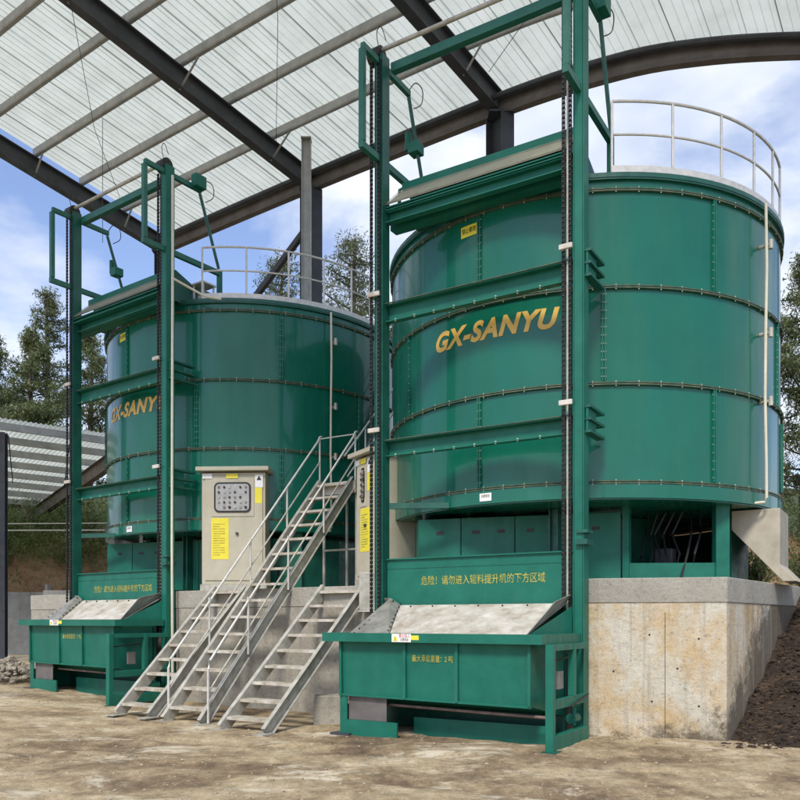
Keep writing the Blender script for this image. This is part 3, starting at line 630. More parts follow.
def make_hopper(loc, rz, w, yf, label):
    P = thing('feed_hopper', label, 'hopper', loc, rz, 'green feed hoppers at the foot of the hoists')
    x0, x1 = -3.05, -0.15
    yb = -0.25
    # body
    g = MB(); g.add([(x0,yf,1.30),(x1,yf,1.30),(x1,yb,1.30),(x0,yb,1.30),(x0,yf+0.03,0.56),(x1,yf+0.03,0.52),(x1,yb,0.30),(x0,yb,0.30)],
        [(7,6,5,4),(0,4,5,1),(1,5,6,2),(2,6,7,3),(3,7,4,0)]); g.build('body', 'green', P)
    for x in (x0+0.02, -1.97, -1.18, x1-0.02):
        MB().box(x-0.02, yf-0.028, 0.53, x+0.02, yf+0.012, 1.30).build('rib', 'green', P)
    g = MB().bar((x0, yf+0.01, 0.55), (x1, yf+0.01, 0.52), 0.05, 0.03); g.build('bottom_edge', 'green', P)
    # lip
    lp = MB().box(x0-0.22, yf-0.13, 1.30, 0.04, yf-0.11, 1.42).box(x0-0.22, yf-0.11, 1.385, 0.04, yf+0.04, 1.42).box(0.02, yf-0.11, 1.30, 0.04, -0.12, 1.385).box(-0.10, yf+0.04, 1.385, 0.04, -0.12, 1.42)
    lp.box(x0-0.22, yf-0.11, 1.30, x0-0.2, yf+0.3, 1.385).box(x0-0.22, yf+0.04, 1.385, x0-0.05, yf+0.3, 1.42).box(x0-0.2, yf-0.11, 1.300, 0.02, yf-0.005, 1.306)
    lp.build('lip', 'green', P)
    # liner and cheeks
    def quad(name, pts, mat, t_=0.012, parent=P):
        n_ = (Vector(pts[1])-Vector(pts[0])).cross(Vector(pts[2])-Vector(pts[0])).normalized()*t_
        k = len(pts); return MB().add([Vector(p) for p in pts]+[Vector(p)-n_ for p in pts], [tuple(range(k)), tuple(range(k, 2*k))[::-1]]+[(i, k+i, k+(i+1) % k, (i+1) % k) for i in range(k)]) 
    def Q(name, pts, mat, t_=0.012, extra=None):
        n_ = (Vector(pts[1])-Vector(pts[0])).cross(Vector(pts[2])-Vector(pts[0])).normalized()*t_; k = len(pts)
        g = MB(); g.add([Vector(p) for p in pts]+[Vector(p)-n_ for p in pts], [tuple(range(k)), tuple(range(k, 2*k))[::-1]]+[(i, k+i, k+(i+1) % k, (i+1) % k) for i in range(k)])
        if extra: g.merge(extra)
        return g.build(name, mat, P, mat2='black' if extra else None)
    yl = yf+0.2
    lnp = ('liner', [(-2.36, yl, 1.36), (-0.36, yl, 1.36), (-0.2, -0.05, 1.83), (-w+0.36, -0.05, 1.83)], 'liner')
    ck = Q('cheek', [(-w+0.36, -0.06, 1.835), (-2.37, yl, 1.365), (-3.1, yl+0.1, 1.40), (-w+0.22, -0.1, 1.93)], 'cheek')
    Q('cheek', [(-w+0.36, -0.06, 1.84), (-w+0.22, -0.1, 1.935), (-w+0.1, -0.1, 1.935), (-w+0.1, -0.03, 1.84)], 'cheek')
    Q('cheek', [(-0.34, yl, 1.37), (-0.17, -0.55, 1.84), (-0.12, -0.09, 1.95), (-0.19, -0.06, 1.84)], 'cheek')
    Q('side_sheet', [(-0.34, yl-0.02, 1.36), (-0.10, -0.09, 1.78), (-0.10, -0.09, 1.36)], 'green')
    g = MB()
    for i in range(9):
        t_ = i/8; g.tube([Vector((-w+0.40, -0.09, 1.84)).lerp(Vector((-2.40, yl, 1.375)), t_), Vector((-w+0.40, -0.09, 1.865)).lerp(Vector((-2.40, yl, 1.40)), t_)], 0.014, 6)
        g.tube([Vector((-w+0.30, -0.15, 1.88)).lerp(Vector((-3.0, yl+0.08, 1.405)), t_), Vector((-w+0.30, -0.15, 1.905)).lerp(Vector((-3.0, yl+0.08, 1.425)), t_)], 0.014, 6)
    for i in range(7):
        x = -w+0.6+(w-0.95)*i/6; g.tube([(x, -0.12, 1.795), (x, -0.13, 1.815)], 0.014, 6)
        g.tube([(x*0.72-0.5, yl+0.1, 1.395), (x*0.72-0.5, yl+0.09, 1.41)], 0.012, 6)
    Q(*lnp, extra=g)
    # base
    bs = thing_part('base_frame', P)
    MB().box(x0, yf, -0.25, x0+0.12, yf+0.02, 0.55).box(x0, yf+0.02, -0.25, x0+0.02, yf+0.9, 0.4).build('leg', 'green', bs)
    MB().box(x0+0.12, yf+0.05, 0.2, x0+0.75, yf+0.06, 0.56).build('leg_panel', 'steel_brown', bs)
    MB().box(x0+0.12, yf-0.0, -0.25, x0+0.95, yf+0.03, 0.2).build('kick_plate', 'green', bs)
    MB().box(x0+0.95, yf+0.45, -0.25, -0.05, yf+0.49, 0.24).build('skid_beam', 'green', bs)
    MB().box(x0-0.12, yf-0.08, -0.02, x0+0.2, yf+0.1, 0.01).build('foot_plate', 'steel_dark', bs)
    MB().tube([(x0+0.7, yf+0.2, 0.42), (0.0, yf+0.2, 0.38)], 0.02, 8).build('rod', 'rod', bs)
    MB().box(x0+0.05, -0.22, -0.2, x1, -0.16, 1.3).build('back_plate', 'green_dark', bs)
    # writing and warning label
    text_flat('load_text', '最大承载重量：2 吨', 0.1, 'ylet', P, lambda x, y, z: (x-1.55, yf-0.001, 1.08+y), width=0.62)
    st = MB().box(-2.1, yf-0.134, 1.305, -1.80, yf-0.1305, 1.415).build('sticker', 'white', P)
    MB().box(-1.80, yf-0.134, 1.335, -1.68, yf-0.1305, 1.395).build('sticker', 'yellow', P)
    g = MB(); g.add([(-2.085, yf-0.137, 1.32), (-2.00, yf-0.137, 1.32), (-2.043, yf-0.137, 1.40)], [(0, 1, 2)]); g.build('warning_triangle', 'yellow', st, fix=False)
    text_flat('sticker_mark', '!', 0.07, 'black', st, lambda x, y, z: (x-2.043, yf-0.139, 1.343+y))
    text_flat('sticker_text', '禁止站人', 0.06, 'red', st, lambda x, y, z: (x-1.90, yf-0.137, 1.385+y), width=0.17)
    text_flat('sticker_text', '注意安全', 0.04, 'black', st, lambda x, y, z: (x-1.90, yf-0.137, 1.335+y), width=0.13)
    return P
hpR = make_hopper(PR, R(-RR), 3.235, -1.38, 'nearer green feed hopper with white liner, before the largest tank')
hpL = make_hopper((PL[0], PL[1], 0.19), R(-RL), 3.15, -1.1, 'farther green feed hopper with white liner, beside a pile of rubble')

# ------------------------------------------------------------------ stairs
def make_stairs(foot, az, width, run, rise, nt_, label, rails=False, z0=0.0):
    """foot: near right foot; climbs along azimuth az; local x = width direction to the left is negative"""
    T = thing('steel_stairs', label, 'stairs', (foot[0], foot[1], z0), -az, 'galvanised steel stairs')
    for x in (0.0, -width):
        g = MB(); s_ = Vector((0, run, rise)).normalized(); 
        g.channel((x, 0.02, 0.0), (x, run, rise-0.02), 0.07, 0.2, 0.01, flip=(1 if x == 0 else -1)); so = g.build('stringer', 'galv', T)
        MB().box(x-0.1, -0.16, -0.012, x+0.1, 0.12, 0.006).build('foot_plate', 'galv', so)
    for i in range(nt_):
        t_ = (i+0.75)/nt_; y = run*t_; z = rise*t_
        g = MB().box(-width+0.036, y-0.11, z-0.005, -0.036, y+0.11, z+0.004).box(-width+0.036, y-0.118, z-0.04, -0.036, y-0.11, z+0.004).box(-width+0.036, y+0.11, z-0.03, -0.036, y+0.116, z+0.004)
        g.build('tread', 'tread', T)
    if rails:
        for x in (0.035, -width-0.035):
            hr = thing_part('handrail', T); hh = 0.95
            n_ = 4; pr = run*0.99
            g = MB(); g.tube([(x, 0.12, hh-0.12), (x, 0.16, hh+0.02), (x, run-0.06, rise+hh-0.12), (x, run+0.0, rise+hh-0.02), (x, run+0.06, rise+hh)], 0.02, 8); g.build('top_rail', 'galv_light', hr, smooth=True)
            MB().tube([(x, 0.12, hh*0.5), (x, run, rise+hh*0.45)], 0.015, 8).build('mid_rail', 'galv', hr)
            MB().tube([(x, 0.12, 0.0), (x, 0.12, hh-0.1)], 0.02, 8).build('post', 'galv_light', hr)
            for i in range(1, n_+1):
                t_ = i/n_; y = run*t_; z = rise*t_; MB().tube([(x, y, z-0.05), (x, y, z+hh-0.06)], 0.018, 8).build('post', 'galv_light', hr)
    return T
AZ = R(33)
sB = make_stairs((-3.06, 12.6), R(31.5), 0.80, 4.12, 4.36, 15, 'tallest steel stairs with handrails, climbing to the upper landing', rails=True)
sA = make_stairs((-4.02, 13.15), R(32), 0.78, 2.3, 2.15, 9, 'leftmost low stairs without handrails, up to the cream cabinet', z0=0.04)
sC = make_stairs((-1.90, 11.52), R(32), 0.85, 2.5, 2.15, 9, 'low stairs without handrails beside the nearer hopper')

# landing + upper flight
LD = thing('stair_landing', 'steel landing between the two tanks with an upper flight of steps', 'platform', (-0.91, 16.11, 0), -R(31.5))
MB().box(-0.86, 0.0, 4.27, 0.06, 0.95, 4.33).build('deck', 'galv_light', LD)
MB().box(-0.86, -0.02, 4.10, 0.06, 0.0, 4.34).build('deck_edge', 'liner', LD)
MB().box(-0.9, 0.96, 4.1, 1.2, 1.02, 4.33).box(0.07, 0.0, 4.12, 1.3, 0.9, 4.3).build('side_deck', 'green_dark', LD)
for x, y in ((-0.8, 0.1), (0.0, 0.1), (0.0, 0.9), (-0.8, 0.9)):
    MB().tube([(x, y, 2.17), (x, y, 4.27)], 0.03, 8).build('leg', 'galv', LD)
MB().tube([(-0.8, 0.08, 3.0), (0.0, 0.08, 3.0)], 0.022, 8).build('brace', 'galv', LD)
MB().tube([(-0.835, 0.0, 5.25), (0.035, 0.0, 5.25)], 0.012, 6).build('safety_chain', 'galv_light', LD)
for x in (-0.3, 0.1):
    g = MB(); g.channel((x, 0.95, 4.3), (x, 4.1, 7.8), 0.05, 0.2, 0.01); g.build('upper_stringer', 'galv', LD)
for i in range(12):
    t_ = (i+0.5)/12; MB().box(-0.28, 0.95+3.15*t_-0.1, 4.3+3.5*t_, 0.08, 0.95+3.15*t_+0.1, 4.3+3.5*t_+0.03).build('upper_tread', 'galv_light', LD)
for x in (-0.36, 0.14):
    MB().tube([(x, 0.2, 4.9), (x, 4.0, 8.6)], 0.02, 8).tube([(x, 0.3, 4.5), (x, 4.0, 8.1)], 0.014, 8).build('upper_handrail', 'galv_light', LD)
    for t_ in (0.0, 0.5, 1.0): MB().tube([(x, 0.95+3.1*t_, 4.3+3.4*t_), (x, 0.95+3.1*t_, 5.6+3.05*t_)], 0.018, 8).build('rail_post', 'galv_light', LD)

# ------------------------------------------------------------------ control cabinets
def make_cabinet(loc, rz, w, d, h, label, zb=2.17, roof_tilt=0.0):
    K = thing('control_cabinet', label, 'control cabinet', loc, rz, 'cream control cabinets on the plinth')
    MB().box(-w/2-0.03, -0.02, 0, w/2+0.03, d+0.02, 0.12).build('plinth_frame', 'galv', K)
    bd = MB().box(-w/2, 0, 0.12, w/2, d, h).build('body', 'cream', K, bevel=0.01)
    g = MB(); g.add([(-w/2-0.09,-0.14,h+0.02),(w/2+0.09,-0.14,h+0.02),(w/2+0.09,d+0.08,h+0.02+roof_tilt),(-w/2-0.09,d+0.08,h+0.02+roof_tilt),(-w/2-0.09,-0.14,h+0.1),(w/2+0.09,-0.14,h+0.1),(w/2+0.09,d+0.08,h+0.1+roof_tilt),(-w/2-0.09,d+0.08,h+0.1+roof_tilt)],
        [(0,3,2,1),(4,5,6,7),(0,1,5,4),(1,2,6,5),(2,3,7,6),(3,0,4,7)]); g.build('roof', 'cream', K, bevel=0.008)
    dr_ = MB().box(-w/2+0.07, -0.022, 0.2, w/2-0.05, -0.002, h-0.06).build('door', 'cream', K, bevel=0.005)
    MB().box(-w/2+0.2, -0.034, h-0.88, w/2-0.22, -0.023, h-0.14).build('window_panel', 'cream', dr_, bevel=0.004)
    # rounded dark window frame with instruments
    wx0, wx1, wz0, wz1 = -w/2+0.26, w/2-0.28, h-0.8, h-0.2
    def rrect(x0, x1, z0, z1, r, y, n=6):
        pts = []
        for cx, cz, a0 in ((x1-r, z1-r, 0), (x0+r, z1-r, 90), (x0+r, z0+r, 180), (x1-r, z0+r, 270)):
            for i in range(n+1): q = R(a0+90*i/n); pts.append((cx+r*math.cos(q), y, cz+r*math.sin(q)))
        return pts
    def rr_plate(name, x0, x1, z0, z1, r, ya, yb, mat, par):
        p0 = rrect(x0, x1, z0, z1, r, ya); p1 = rrect(x0, x1, z0, z1, r, yb); k = len(p0); g = MB()
        g.add(p0+p1, [tuple(range(k)), tuple(range(k, 2*k))[::-1]]+[(i, k+i, k+(i+1) % k, (i+1) % k) for i in range(k)]); return g.build(name, mat, par)
    wn = rr_plate('window', wx0, wx1, wz0, wz1, 0.1, -0.05, -0.034, 'black', dr_)
    rr_plate('instrument_plate', wx0+0.035, wx1-0.035, wz0+0.035, wz1-0.035, 0.07, -0.054, -0.05, 'screen', wn)
    for j in range(5):
        for i in range(6):
            x = wx0+0.1+(wx1-wx0-0.2)*i/5; z = wz0+0.1+(wz1-wz0-0.2)*j/4
            mt = ('black', 'black', 'cheek', 'rod', 'galv')[(i*3+j*2) % 5]
            if (i+j) % 7 == 0: continue
            MB().tube([(x, -0.055, z), (x, -0.07, z)], 0.022 if j else 0.028, 10).build('instrument_knob', mt, wn)
    nt2 = MB().box(-w/2+0.2, -0.0265, 0.62, -w/2+0.55, -0.0225, h-0.91).build('notice', 'yellow', K)
    g = MB()
    for i in range(14):
        z = 0.7+(h-1.72)*i/13*0.97; ww = 0.24 if i % 4 else 0.14
        g.box(-w/2+0.235, -0.0285, z, -w/2+0.235+ww, -0.0267, z+0.018)
    g.build('notice_rule', 'ylet', nt2)
    MB().tube([(0.08, -0.023, h-1.22), (0.08, -0.06, h-1.22)], 0.03, 10).build('handle', 'steel_dark', K)
    MB().box(0.0-0.14, -0.037, h-0.12, 0.1, -0.034, h-0.03).build('sticker', 'yellow', K)
    MB().box(-w/2+0.02, -0.037, h-0.12, -w/2+0.22, -0.024, h-0.03).build('sticker', 'white', K)
    a_ = MB().box(w/2-0.2, -0.026, h-0.3, w/2-0.04, -0.0225, h-0.05).build('sticker', 'white', K)
    g = MB(); g.add([(w/2-0.17, -0.028, h-0.16), (w/2-0.07, -0.028, h-0.16), (w/2-0.12, -0.028, h-0.07)], [(0, 1, 2)]); g.build('warning_triangle', 'black', a_, fix=False)
    MB().box(w/2-0.2, -0.026, h-0.62, w/2-0.06, -0.0225, h-0.31).build('sticker', 'yellow', K)
    return K
make_cabinet((-3.32, 16.35, Z0+0.02), R(-3), 1.28, 0.5, 2.35, 'cream control cabinet in front of the farther tank, behind the stairs')
make_cabinet((-0.62, 14.55, Z0+0.02), R(-60), 0.66, 1.0, 2.3, 'narrow cream control cabinet tucked behind the mast of the nearer hoist', roof_tilt=0.1)
tag(MB().box(-0.13, -0.05, 0, 0.13, 0.05, 0.62).box(-0.16, -0.06, -0.02, 0.16, 0.06, 0.0).build('trunking_box', 'galv', bevel=0.01), 'grey steel cable trunking standing at the wall below the narrow cabinet', 'trunking').location = (-0.53, 13.28, 1.75)

# ------------------------------------------------------------------ shelter roof
RF = thing('shelter_roof', 'big open shelter roof on dark steel columns above both tanks', 'roof', (-7.97, 27.6, 0))
ro = (7.97, -27.6, 0)
ev = [(-7.97, 27.6, 44), (-2.56, 23.6, 44), (2.45, 20.1, 43), (4.97, 18.7, 38), (6.7, 18.2, 36), (8.78, 18.0, 36), (11.5, 18.0, 37), (16, 18.2, 38)]
def evp(s):
    s = max(0, min(len(ev)-1.0001, s)); i = int(s); f = s-i
    P = [ev[max(0, min(len(ev)-1, i+k))] for k in (-1, 0, 1, 2)]
    r_ = []
    for c in range(3):
        p0, p1, p2, p3 = (p[c] for p in P)
        r_.append(0.5*((2*p1)+(-p0+p2)*f+(2*p0-5*p1+4*p2-p3)*f*f+(-p0+3*p1-3*p2+p3)*f**3))
    return r_
EZ, SL = 14.1, math.tan(R(12.6))
def rp(s, t, dz=0.0):
    x, y, a_ = evp(s); a_ = R(a_); return Vector((x-math.sin(a_)*t*0.976, y-math.cos(a_)*t*0.976, EZ+dz+0.218*t))
TM = 19.0
sh = MB(ro)
# arc-length parameters
ss = [i*0.005 for i in range(int((len(ev)-1)/0.005))]; acc = [0]
for i in range(1, len(ss)):
    acc.append(acc[-1]+((rp(ss[i], 0)-rp(ss[i-1], 0)).length))
def s_at(d):
    import bisect
    i = min(len(ss)-1, bisect.bisect_left(acc, d)); return ss[i]
prof = []; d = -0.0; tot = acc[-1]
cols = []
while d < tot:
    for dd, h in ((0, 0), (0.16, 0), (0.17, -0.012), (0.19, -0.012), (0.20, 0), (0.36, 0), (0.37, -0.012), (0.39, -0.012), (0.40, 0), (0.56, 0), (0.57, -0.012), (0.59, -0.012), (0.60, 0), (0.71, 0), (0.72, 0.035), (0.75, 0.035)): cols.append((s_at(min(tot, d+dd)), h))
    d += 0.77
ts = lin(-0.45, TM, 9)
for s_, h in cols:
    for t_ in ts: sh.v.append(rp(s_, t_, 0.62+h)+sh.off)
nt3 = len(ts)
for i in range(len(cols)-1):
    for j in range(nt3-1): sh.f.append((i*nt3+j, i*nt3+j+1, (i+1)*nt3+j+1, (i+1)*nt3+j))
sh.build('roof_sheet', 'sheet', RF, fix=False)
# thin dark lap lines between sheets
g = MB(ro); d = 0.735; k = 0
while d < tot:
    s_ = s_at(d)
    if k % 3 == 0: g.bar(rp(s_, -0.4, 0.612), rp(s_, TM, 0.612), 0.014, 0.006)
    d += 0.77; k += 1
g.build('lap_strip', 'purlin', RF)
for s_ in (0, 1, 2, 5.6):
    g = MB(ro); g.ibeam(rp(s_, -0.15, 0.1), rp(s_, TM, 0.1), 0.26, 0.52, 0.03, 0.02); g.build('rafter', 'steel_dark', RF)
    # cleats holding purlins
for i in range(14):
    t_ = 1.46+1.45*i
    if t_ > TM: break
    pts = [rp(s_at(tot*j/60), t_, 0.49) for j in range(61)]
    g = MB(ro)
    n_ = len(pts); prof_ = [(-0.07,-0.07),(0.05,-0.10),(0.07,-0.07),(0.07,0.12),(-0.07,0.12)]
    ring = []
    for j, p in enumerate(pts):
        dd = (pts[min(j+1, n_-1)]-pts[max(j-1, 0)]).normalized(); x = dd.cross(Vector((0,0,1))).normalized(); y = x.cross(dd)
        ring.append([p+x*a_+y*b_ for a_, b_ in prof_])
    m_ = len(prof_); g.v = [v+g.off for r_ in ring for v in r_]
    for j in range(n_-1):
        for q in range(m_): g.f.append((j*m_+q, j*m_+(q+1) % m_, (j+1)*m_+(q+1) % m_, (j+1)*m_+q))
    g.build('purlin', 'purlin', RF)
    for s_ in (0, 1, 2):
        p = rp(s_, t_, 0.39); q_ = rp(s_+0.14 if s_ == 0 else s_-0.1, t_+0.0, 0.4)
        g = MB(ro).bar(rp(s_, t_, -0.17)+Vector((0.0, 0, 0)), rp(s_+0.11, t_, 0.40), 0.05, 0.02); (i % 2 == 0) and g.build('fly_brace', 'purlin', RF)
# eave beam (curved) in two tones
def sweep(name, t_, dz, prof_, mat, n_=80):
    g = MB(ro); pts = [rp(s_at(tot*j/n_), t_, dz) for j in range(n_+1)]; m_ = len(prof_)
    for j, p in enumerate(pts):
        dd = (pts[min(j+1, n_)]-pts[max(j-1, 0)]).normalized(); x = dd.cross(Vector((0,0,1))).normalized(); y = x.cross(dd)
        g.v += [p+x*a_+y*b_+g.off for a_, b_ in prof_]
    for j in range(n_):
        for q in range(m_): g.f.append((j*m_+q, j*m_+(q+1) % m_, (j+1)*m_+(q+1) % m_, (j+1)*m_+q))
    return g.build(name, mat, RF)
sweep('eave_beam', 0.0, 0.05, [(-0.1,-0.2),(0.1,-0.2),(0.1,-0.17),(0.02,-0.17),(0.02,0.16),(0.1,0.16),(0.1,0.2),(-0.1,0.2)], 'steel_brown')
sweep('eave_pipe', 0.30, 0.10, [(0.07*math.cos(q*math.pi/4), 0.07*math.sin(q*math.pi/4)) for q in range(8)], 'steel_dark')
sweep('gutter', -0.4, 0.42, [(-0.1,-0.1),(0.1,-0.1),(0.1,0.1),(-0.1,0.1)], 'steel_brown')
for s_ in (0, 1, 2, 5.6):
    p = rp(s_, 0); zb = 2.1
    g = MB(ro); g.ibeam((p.x, p.y, zb), (p.x, p.y, EZ-0.16), 0.42, 0.56, 0.03, 0.02, up=(0.59, -0.81, 0)); g.box(p.x-0.3, p.y-0.3, EZ-0.2, p.x+0.3, p.y+0.3, EZ-0.16); g.build('column', 'steel_dark', RF)
p = rp(1, 0)
MB(ro).ibeam((-2.58, 22.6, 2.1), (-2.58, 22.6, 14.82), 0.17, 0.26, 0.02, 0.015, up=(1, 0, 0)).box(-2.72, 22.45, 14.82, -2.44, 22.75, 14.85).build('post', 'purlin', RF)
MB(ro).bar((p.x-0.15, p.y+0.1, 12.9), (p.x-2.4, p.y+1.7, 10.9), 0.14, 0.16).build('knee_brace', 'steel_dark', RF)
# bracing wires
for a_, b_ in (((0.02, 1.4), (0.98, 7.2)), ((1.02, 1.4), (1.98, 7.2)), ((2.05, 0.8), (5.5, 7.0)), ((2.1, 7.0), (5.5, 0.8))):
    MB(ro).tube([rp(a_[0], a_[1], 0.3), rp((a_[0]+b_[0])/2, (a_[1]+b_[1])/2, 0.22), rp(b_[0], b_[1], 0.3)], 0.008, 5).build('bracing_wire', 'steel_dark', RF)
pw = rp(0.55, 4.3, 0.35); MB(ro).tube([pw, pw-Vector((0, 0, 3.4))], 0.008, 5).build('hanging_wire', 'steel_dark', RF)

# ------------------------------------------------------------------ far shed on the left, retaining wall
SH = thing('open_shed', 'low open shed with white ribbed roof at the far left', 'shed', (-13.2, 26.8, 0))
so = (13.2, -26.8, 0)
u = Vector((0.77, 0.64, 0)).normalized(); vdir = Vector((-0.64, 0.77, -0.11)); vdir.normalize(); O0 = Vector((-14.2, 26.3, 8.02))-u*4
g = MB(so); nn_ = 60; Lx = 9.6; Ly = 10.5; Z_ = Vector((0, 0, 1))
for i in range(nn_*2+1):
    x = Lx*i/(nn_*2)
    for y in (-0.3, Ly/2, Ly): g.v.append(O0+u*x+vdir*y+Z_*(0.14+(0.05 if i % 2 else 0))+g.off)
for i in range(nn_*2):
    for j in range(2): g.f.append((i*3+j, i*3+j+1, (i+1)*3+j+1, (i+1)*3+j))
g.build('roof_sheet', 'sheet', SH, fix=False)
for k in range(8):
    a_ = O0+vdir*(1.45*k); MB(so).channel(a_, a_+u*Lx, 0.1, 0.24, 0.015, flip=-1).build('purlin', 'purlin', SH)
e_ = O0+u*(Lx-0.3)
MB(so).ibeam(e_-Z_*0.42, e_+vdir*Ly-Z_*0.42, 0.25, 0.55).build('rafter', 'steel_brown', SH)
for q, y in ((5.42, 0.2), (Lx-0.3, 0.2), (Lx-0.3, Ly)):
    p = O0+u*q+vdir*y; MB(so).ibeam((p.x, p.y, 0.2), (p.x, p.y, p.z-0.15), 0.2, 0.22).build('post', 'steel_dark', SH)
for q in (5.6, 7.6):
    MB(so).tube([O0+u*q+vdir*0.3-Z_*0.2, O0+u*(q+1.6)+vdir*6-Z_*0.25], 0.02, 5).build('bracing_wire', 'steel_dark', SH)

RW = thing('retaining_wall', 'dark grey concrete retaining wall below the reddish bank', 'wall', (-12, 30, 0))
wo = (12, -30, 0)
MB(wo).box(-40, 29.9, 0, -13.0, 30.45, 2.62).build('wall', 'retain', RW)
MB(wo).box(-12.99, 29.85, 0, -5, 30.5, 2.68).build('wall', 'pier', RW)['label'] = 'lighter section of the retaining wall'
MB(wo).box(-13.0, 30.0, 2.0, -12.9, 30.3, 2.9).box(-14.6, 30.05, 2.62, -14.45, 30.2, 4.0).build('stub_post', 'retain', RW)
tag(MB().tube([(-30, 31.5, 5.1), (-17, 31.6, 5.05), (-4, 31.8, 5.1)], 0.025, 6).tube([(-30, 31.5, 5.35), (-17, 31.6, 5.3), (-4, 31.8, 5.4)], 0.02, 6).build('cable_run', 'galv_light'), 'pair of pale cables strung along the wooded bank behind the wall', 'cable')

# rubble pile and stray stones
def rocks(name, pts, mat):
    g = MB()
    for (x, y, z, r_) in pts:
        vs = []; rot = Matrix.Rotation(random.random()*6.3, 3, 'Z')@Matrix.Rotation(random.random()*3, 3, 'X')
        for q in ((1,0,0),(-1,0,0),(0,1,0),(0,-1,0),(0,0,1),(0,0,-1),(.6,.6,.6),(-.6,.6,.6),(.6,-.6,.6),(-.6,-.6,.6),(.6,.6,-.6),(-.6,.6,-.6),(.6,-.6,-.6),(-.6,-.6,-.6)):
            v = rot@Vector(q); v *= r_*random.uniform(0.7, 1.2); v.z *= 0.7; vs.append(v+Vector((x, y, z)))
        bm = bmesh.new(); bv = [bm.verts.new(v) for v in vs]; bmesh.ops.convex_hull(bm, input=bv)
        bm.verts.index_update(); idx = {v: i for i, v in enumerate(bm.verts)}
        g.add([v.co.copy() for v in bm.verts], [tuple(idx[v] for v in f.verts) for f in bm.faces]); bm.free()
    return g.build(name, mat, fix=False)
pts = []
for i in range(420):
    q = random.random()*6.28; rr0 = abs(random.gauss(0, 0.42)); x = -8.75+rr0*math.cos(q)*1.1; y = 18.4+rr0*math.sin(q)*0.8
    pts.append((x, y, gz(x, y)+max(0, 0.55-rr0*0.62)*random.uniform(0.7, 1)+0.02, random.uniform(0.03, 0.085)))
rb = rocks('rubble_pile', pts, 'rock'); tag(rb, 'small heap of grey rubble at the end of the farther hopper', 'rubble'); struct(rb, 'stuff')
pts = []
for i in range(3200):
    y = random.uniform(7, 19); x = random.uniform(-0.52, 0.52)*y
    if (Vector((x, y))-B).dot(Vector((0.57, 0.82))) > 0 and x > -8: continue
    pts.append((x, y, fg(x, y), random.choice((0.006, 0.008, 0.01, 0.014, 0.022))))
for i in range(160):
    x = random.uniform(2.7, 5.0); y = 11.15-0.25*(x-2.7)-abs(random.gauss(0, 0.18)); pts.append((x, y, fg(x, y), random.uniform(0.006, 0.03)))
sto = rocks('loose_stones', pts, 'pebble'); tag(sto, 'loose pebbles and crumbs scattered over the dusty yard', 'pebbles'); struct(sto, 'stuff')
pts = []
for i in range(6500):
    x = random.uniform(4.0, 8.0); y = random.uniform(10.2, 14.5)-0.0; p = Vector((x, y))-A
    if p.dot(SN) < 0.02: continue
    if p.dot(SD) < -0.35 and random.random() < 0.85: continue
    pts.append((x, y, fbank(x, y)+0.005 if p.dot(SD) > -0.25 else fg(x, y), random.choice((0.008, 0.012, 0.016, 0.02, 0.03, 0.045))))
cl = rocks('soil_clods', pts, 'soil'); tag(cl, 'dark crumbly soil clods on the bank right of the plinth', 'soil'); struct(cl, 'stuff')
g = MB()
for i in range(5000):
    x = random.uniform(4.2, 8.2); y = random.uniform(10.4, 15.0); p = Vector((x, y))-A
    if p.dot(SN) < 0.03 or p.dot(SD) < -0.3: continue
    q = random.random()*6.28; L_ = random.uniform(0.02, 0.08); c = Vector((x, y, fbank(x, y)+random.uniform(0.008, 0.03))); d_ = Vector((math.cos(q), math.sin(q), random.uniform(-.4, .5)))*L_; k = len(g.v)
    g.v += [c-d_, c+Vector((0, 0, 0.007)), c+d_]; g.f.append((k, k+1, k+2))
li = g.build('plant_litter', 'litter', fix=False); tag(li, 'brown straw litter strewn over the dark soil bank', 'litter'); struct(li, 'stuff')

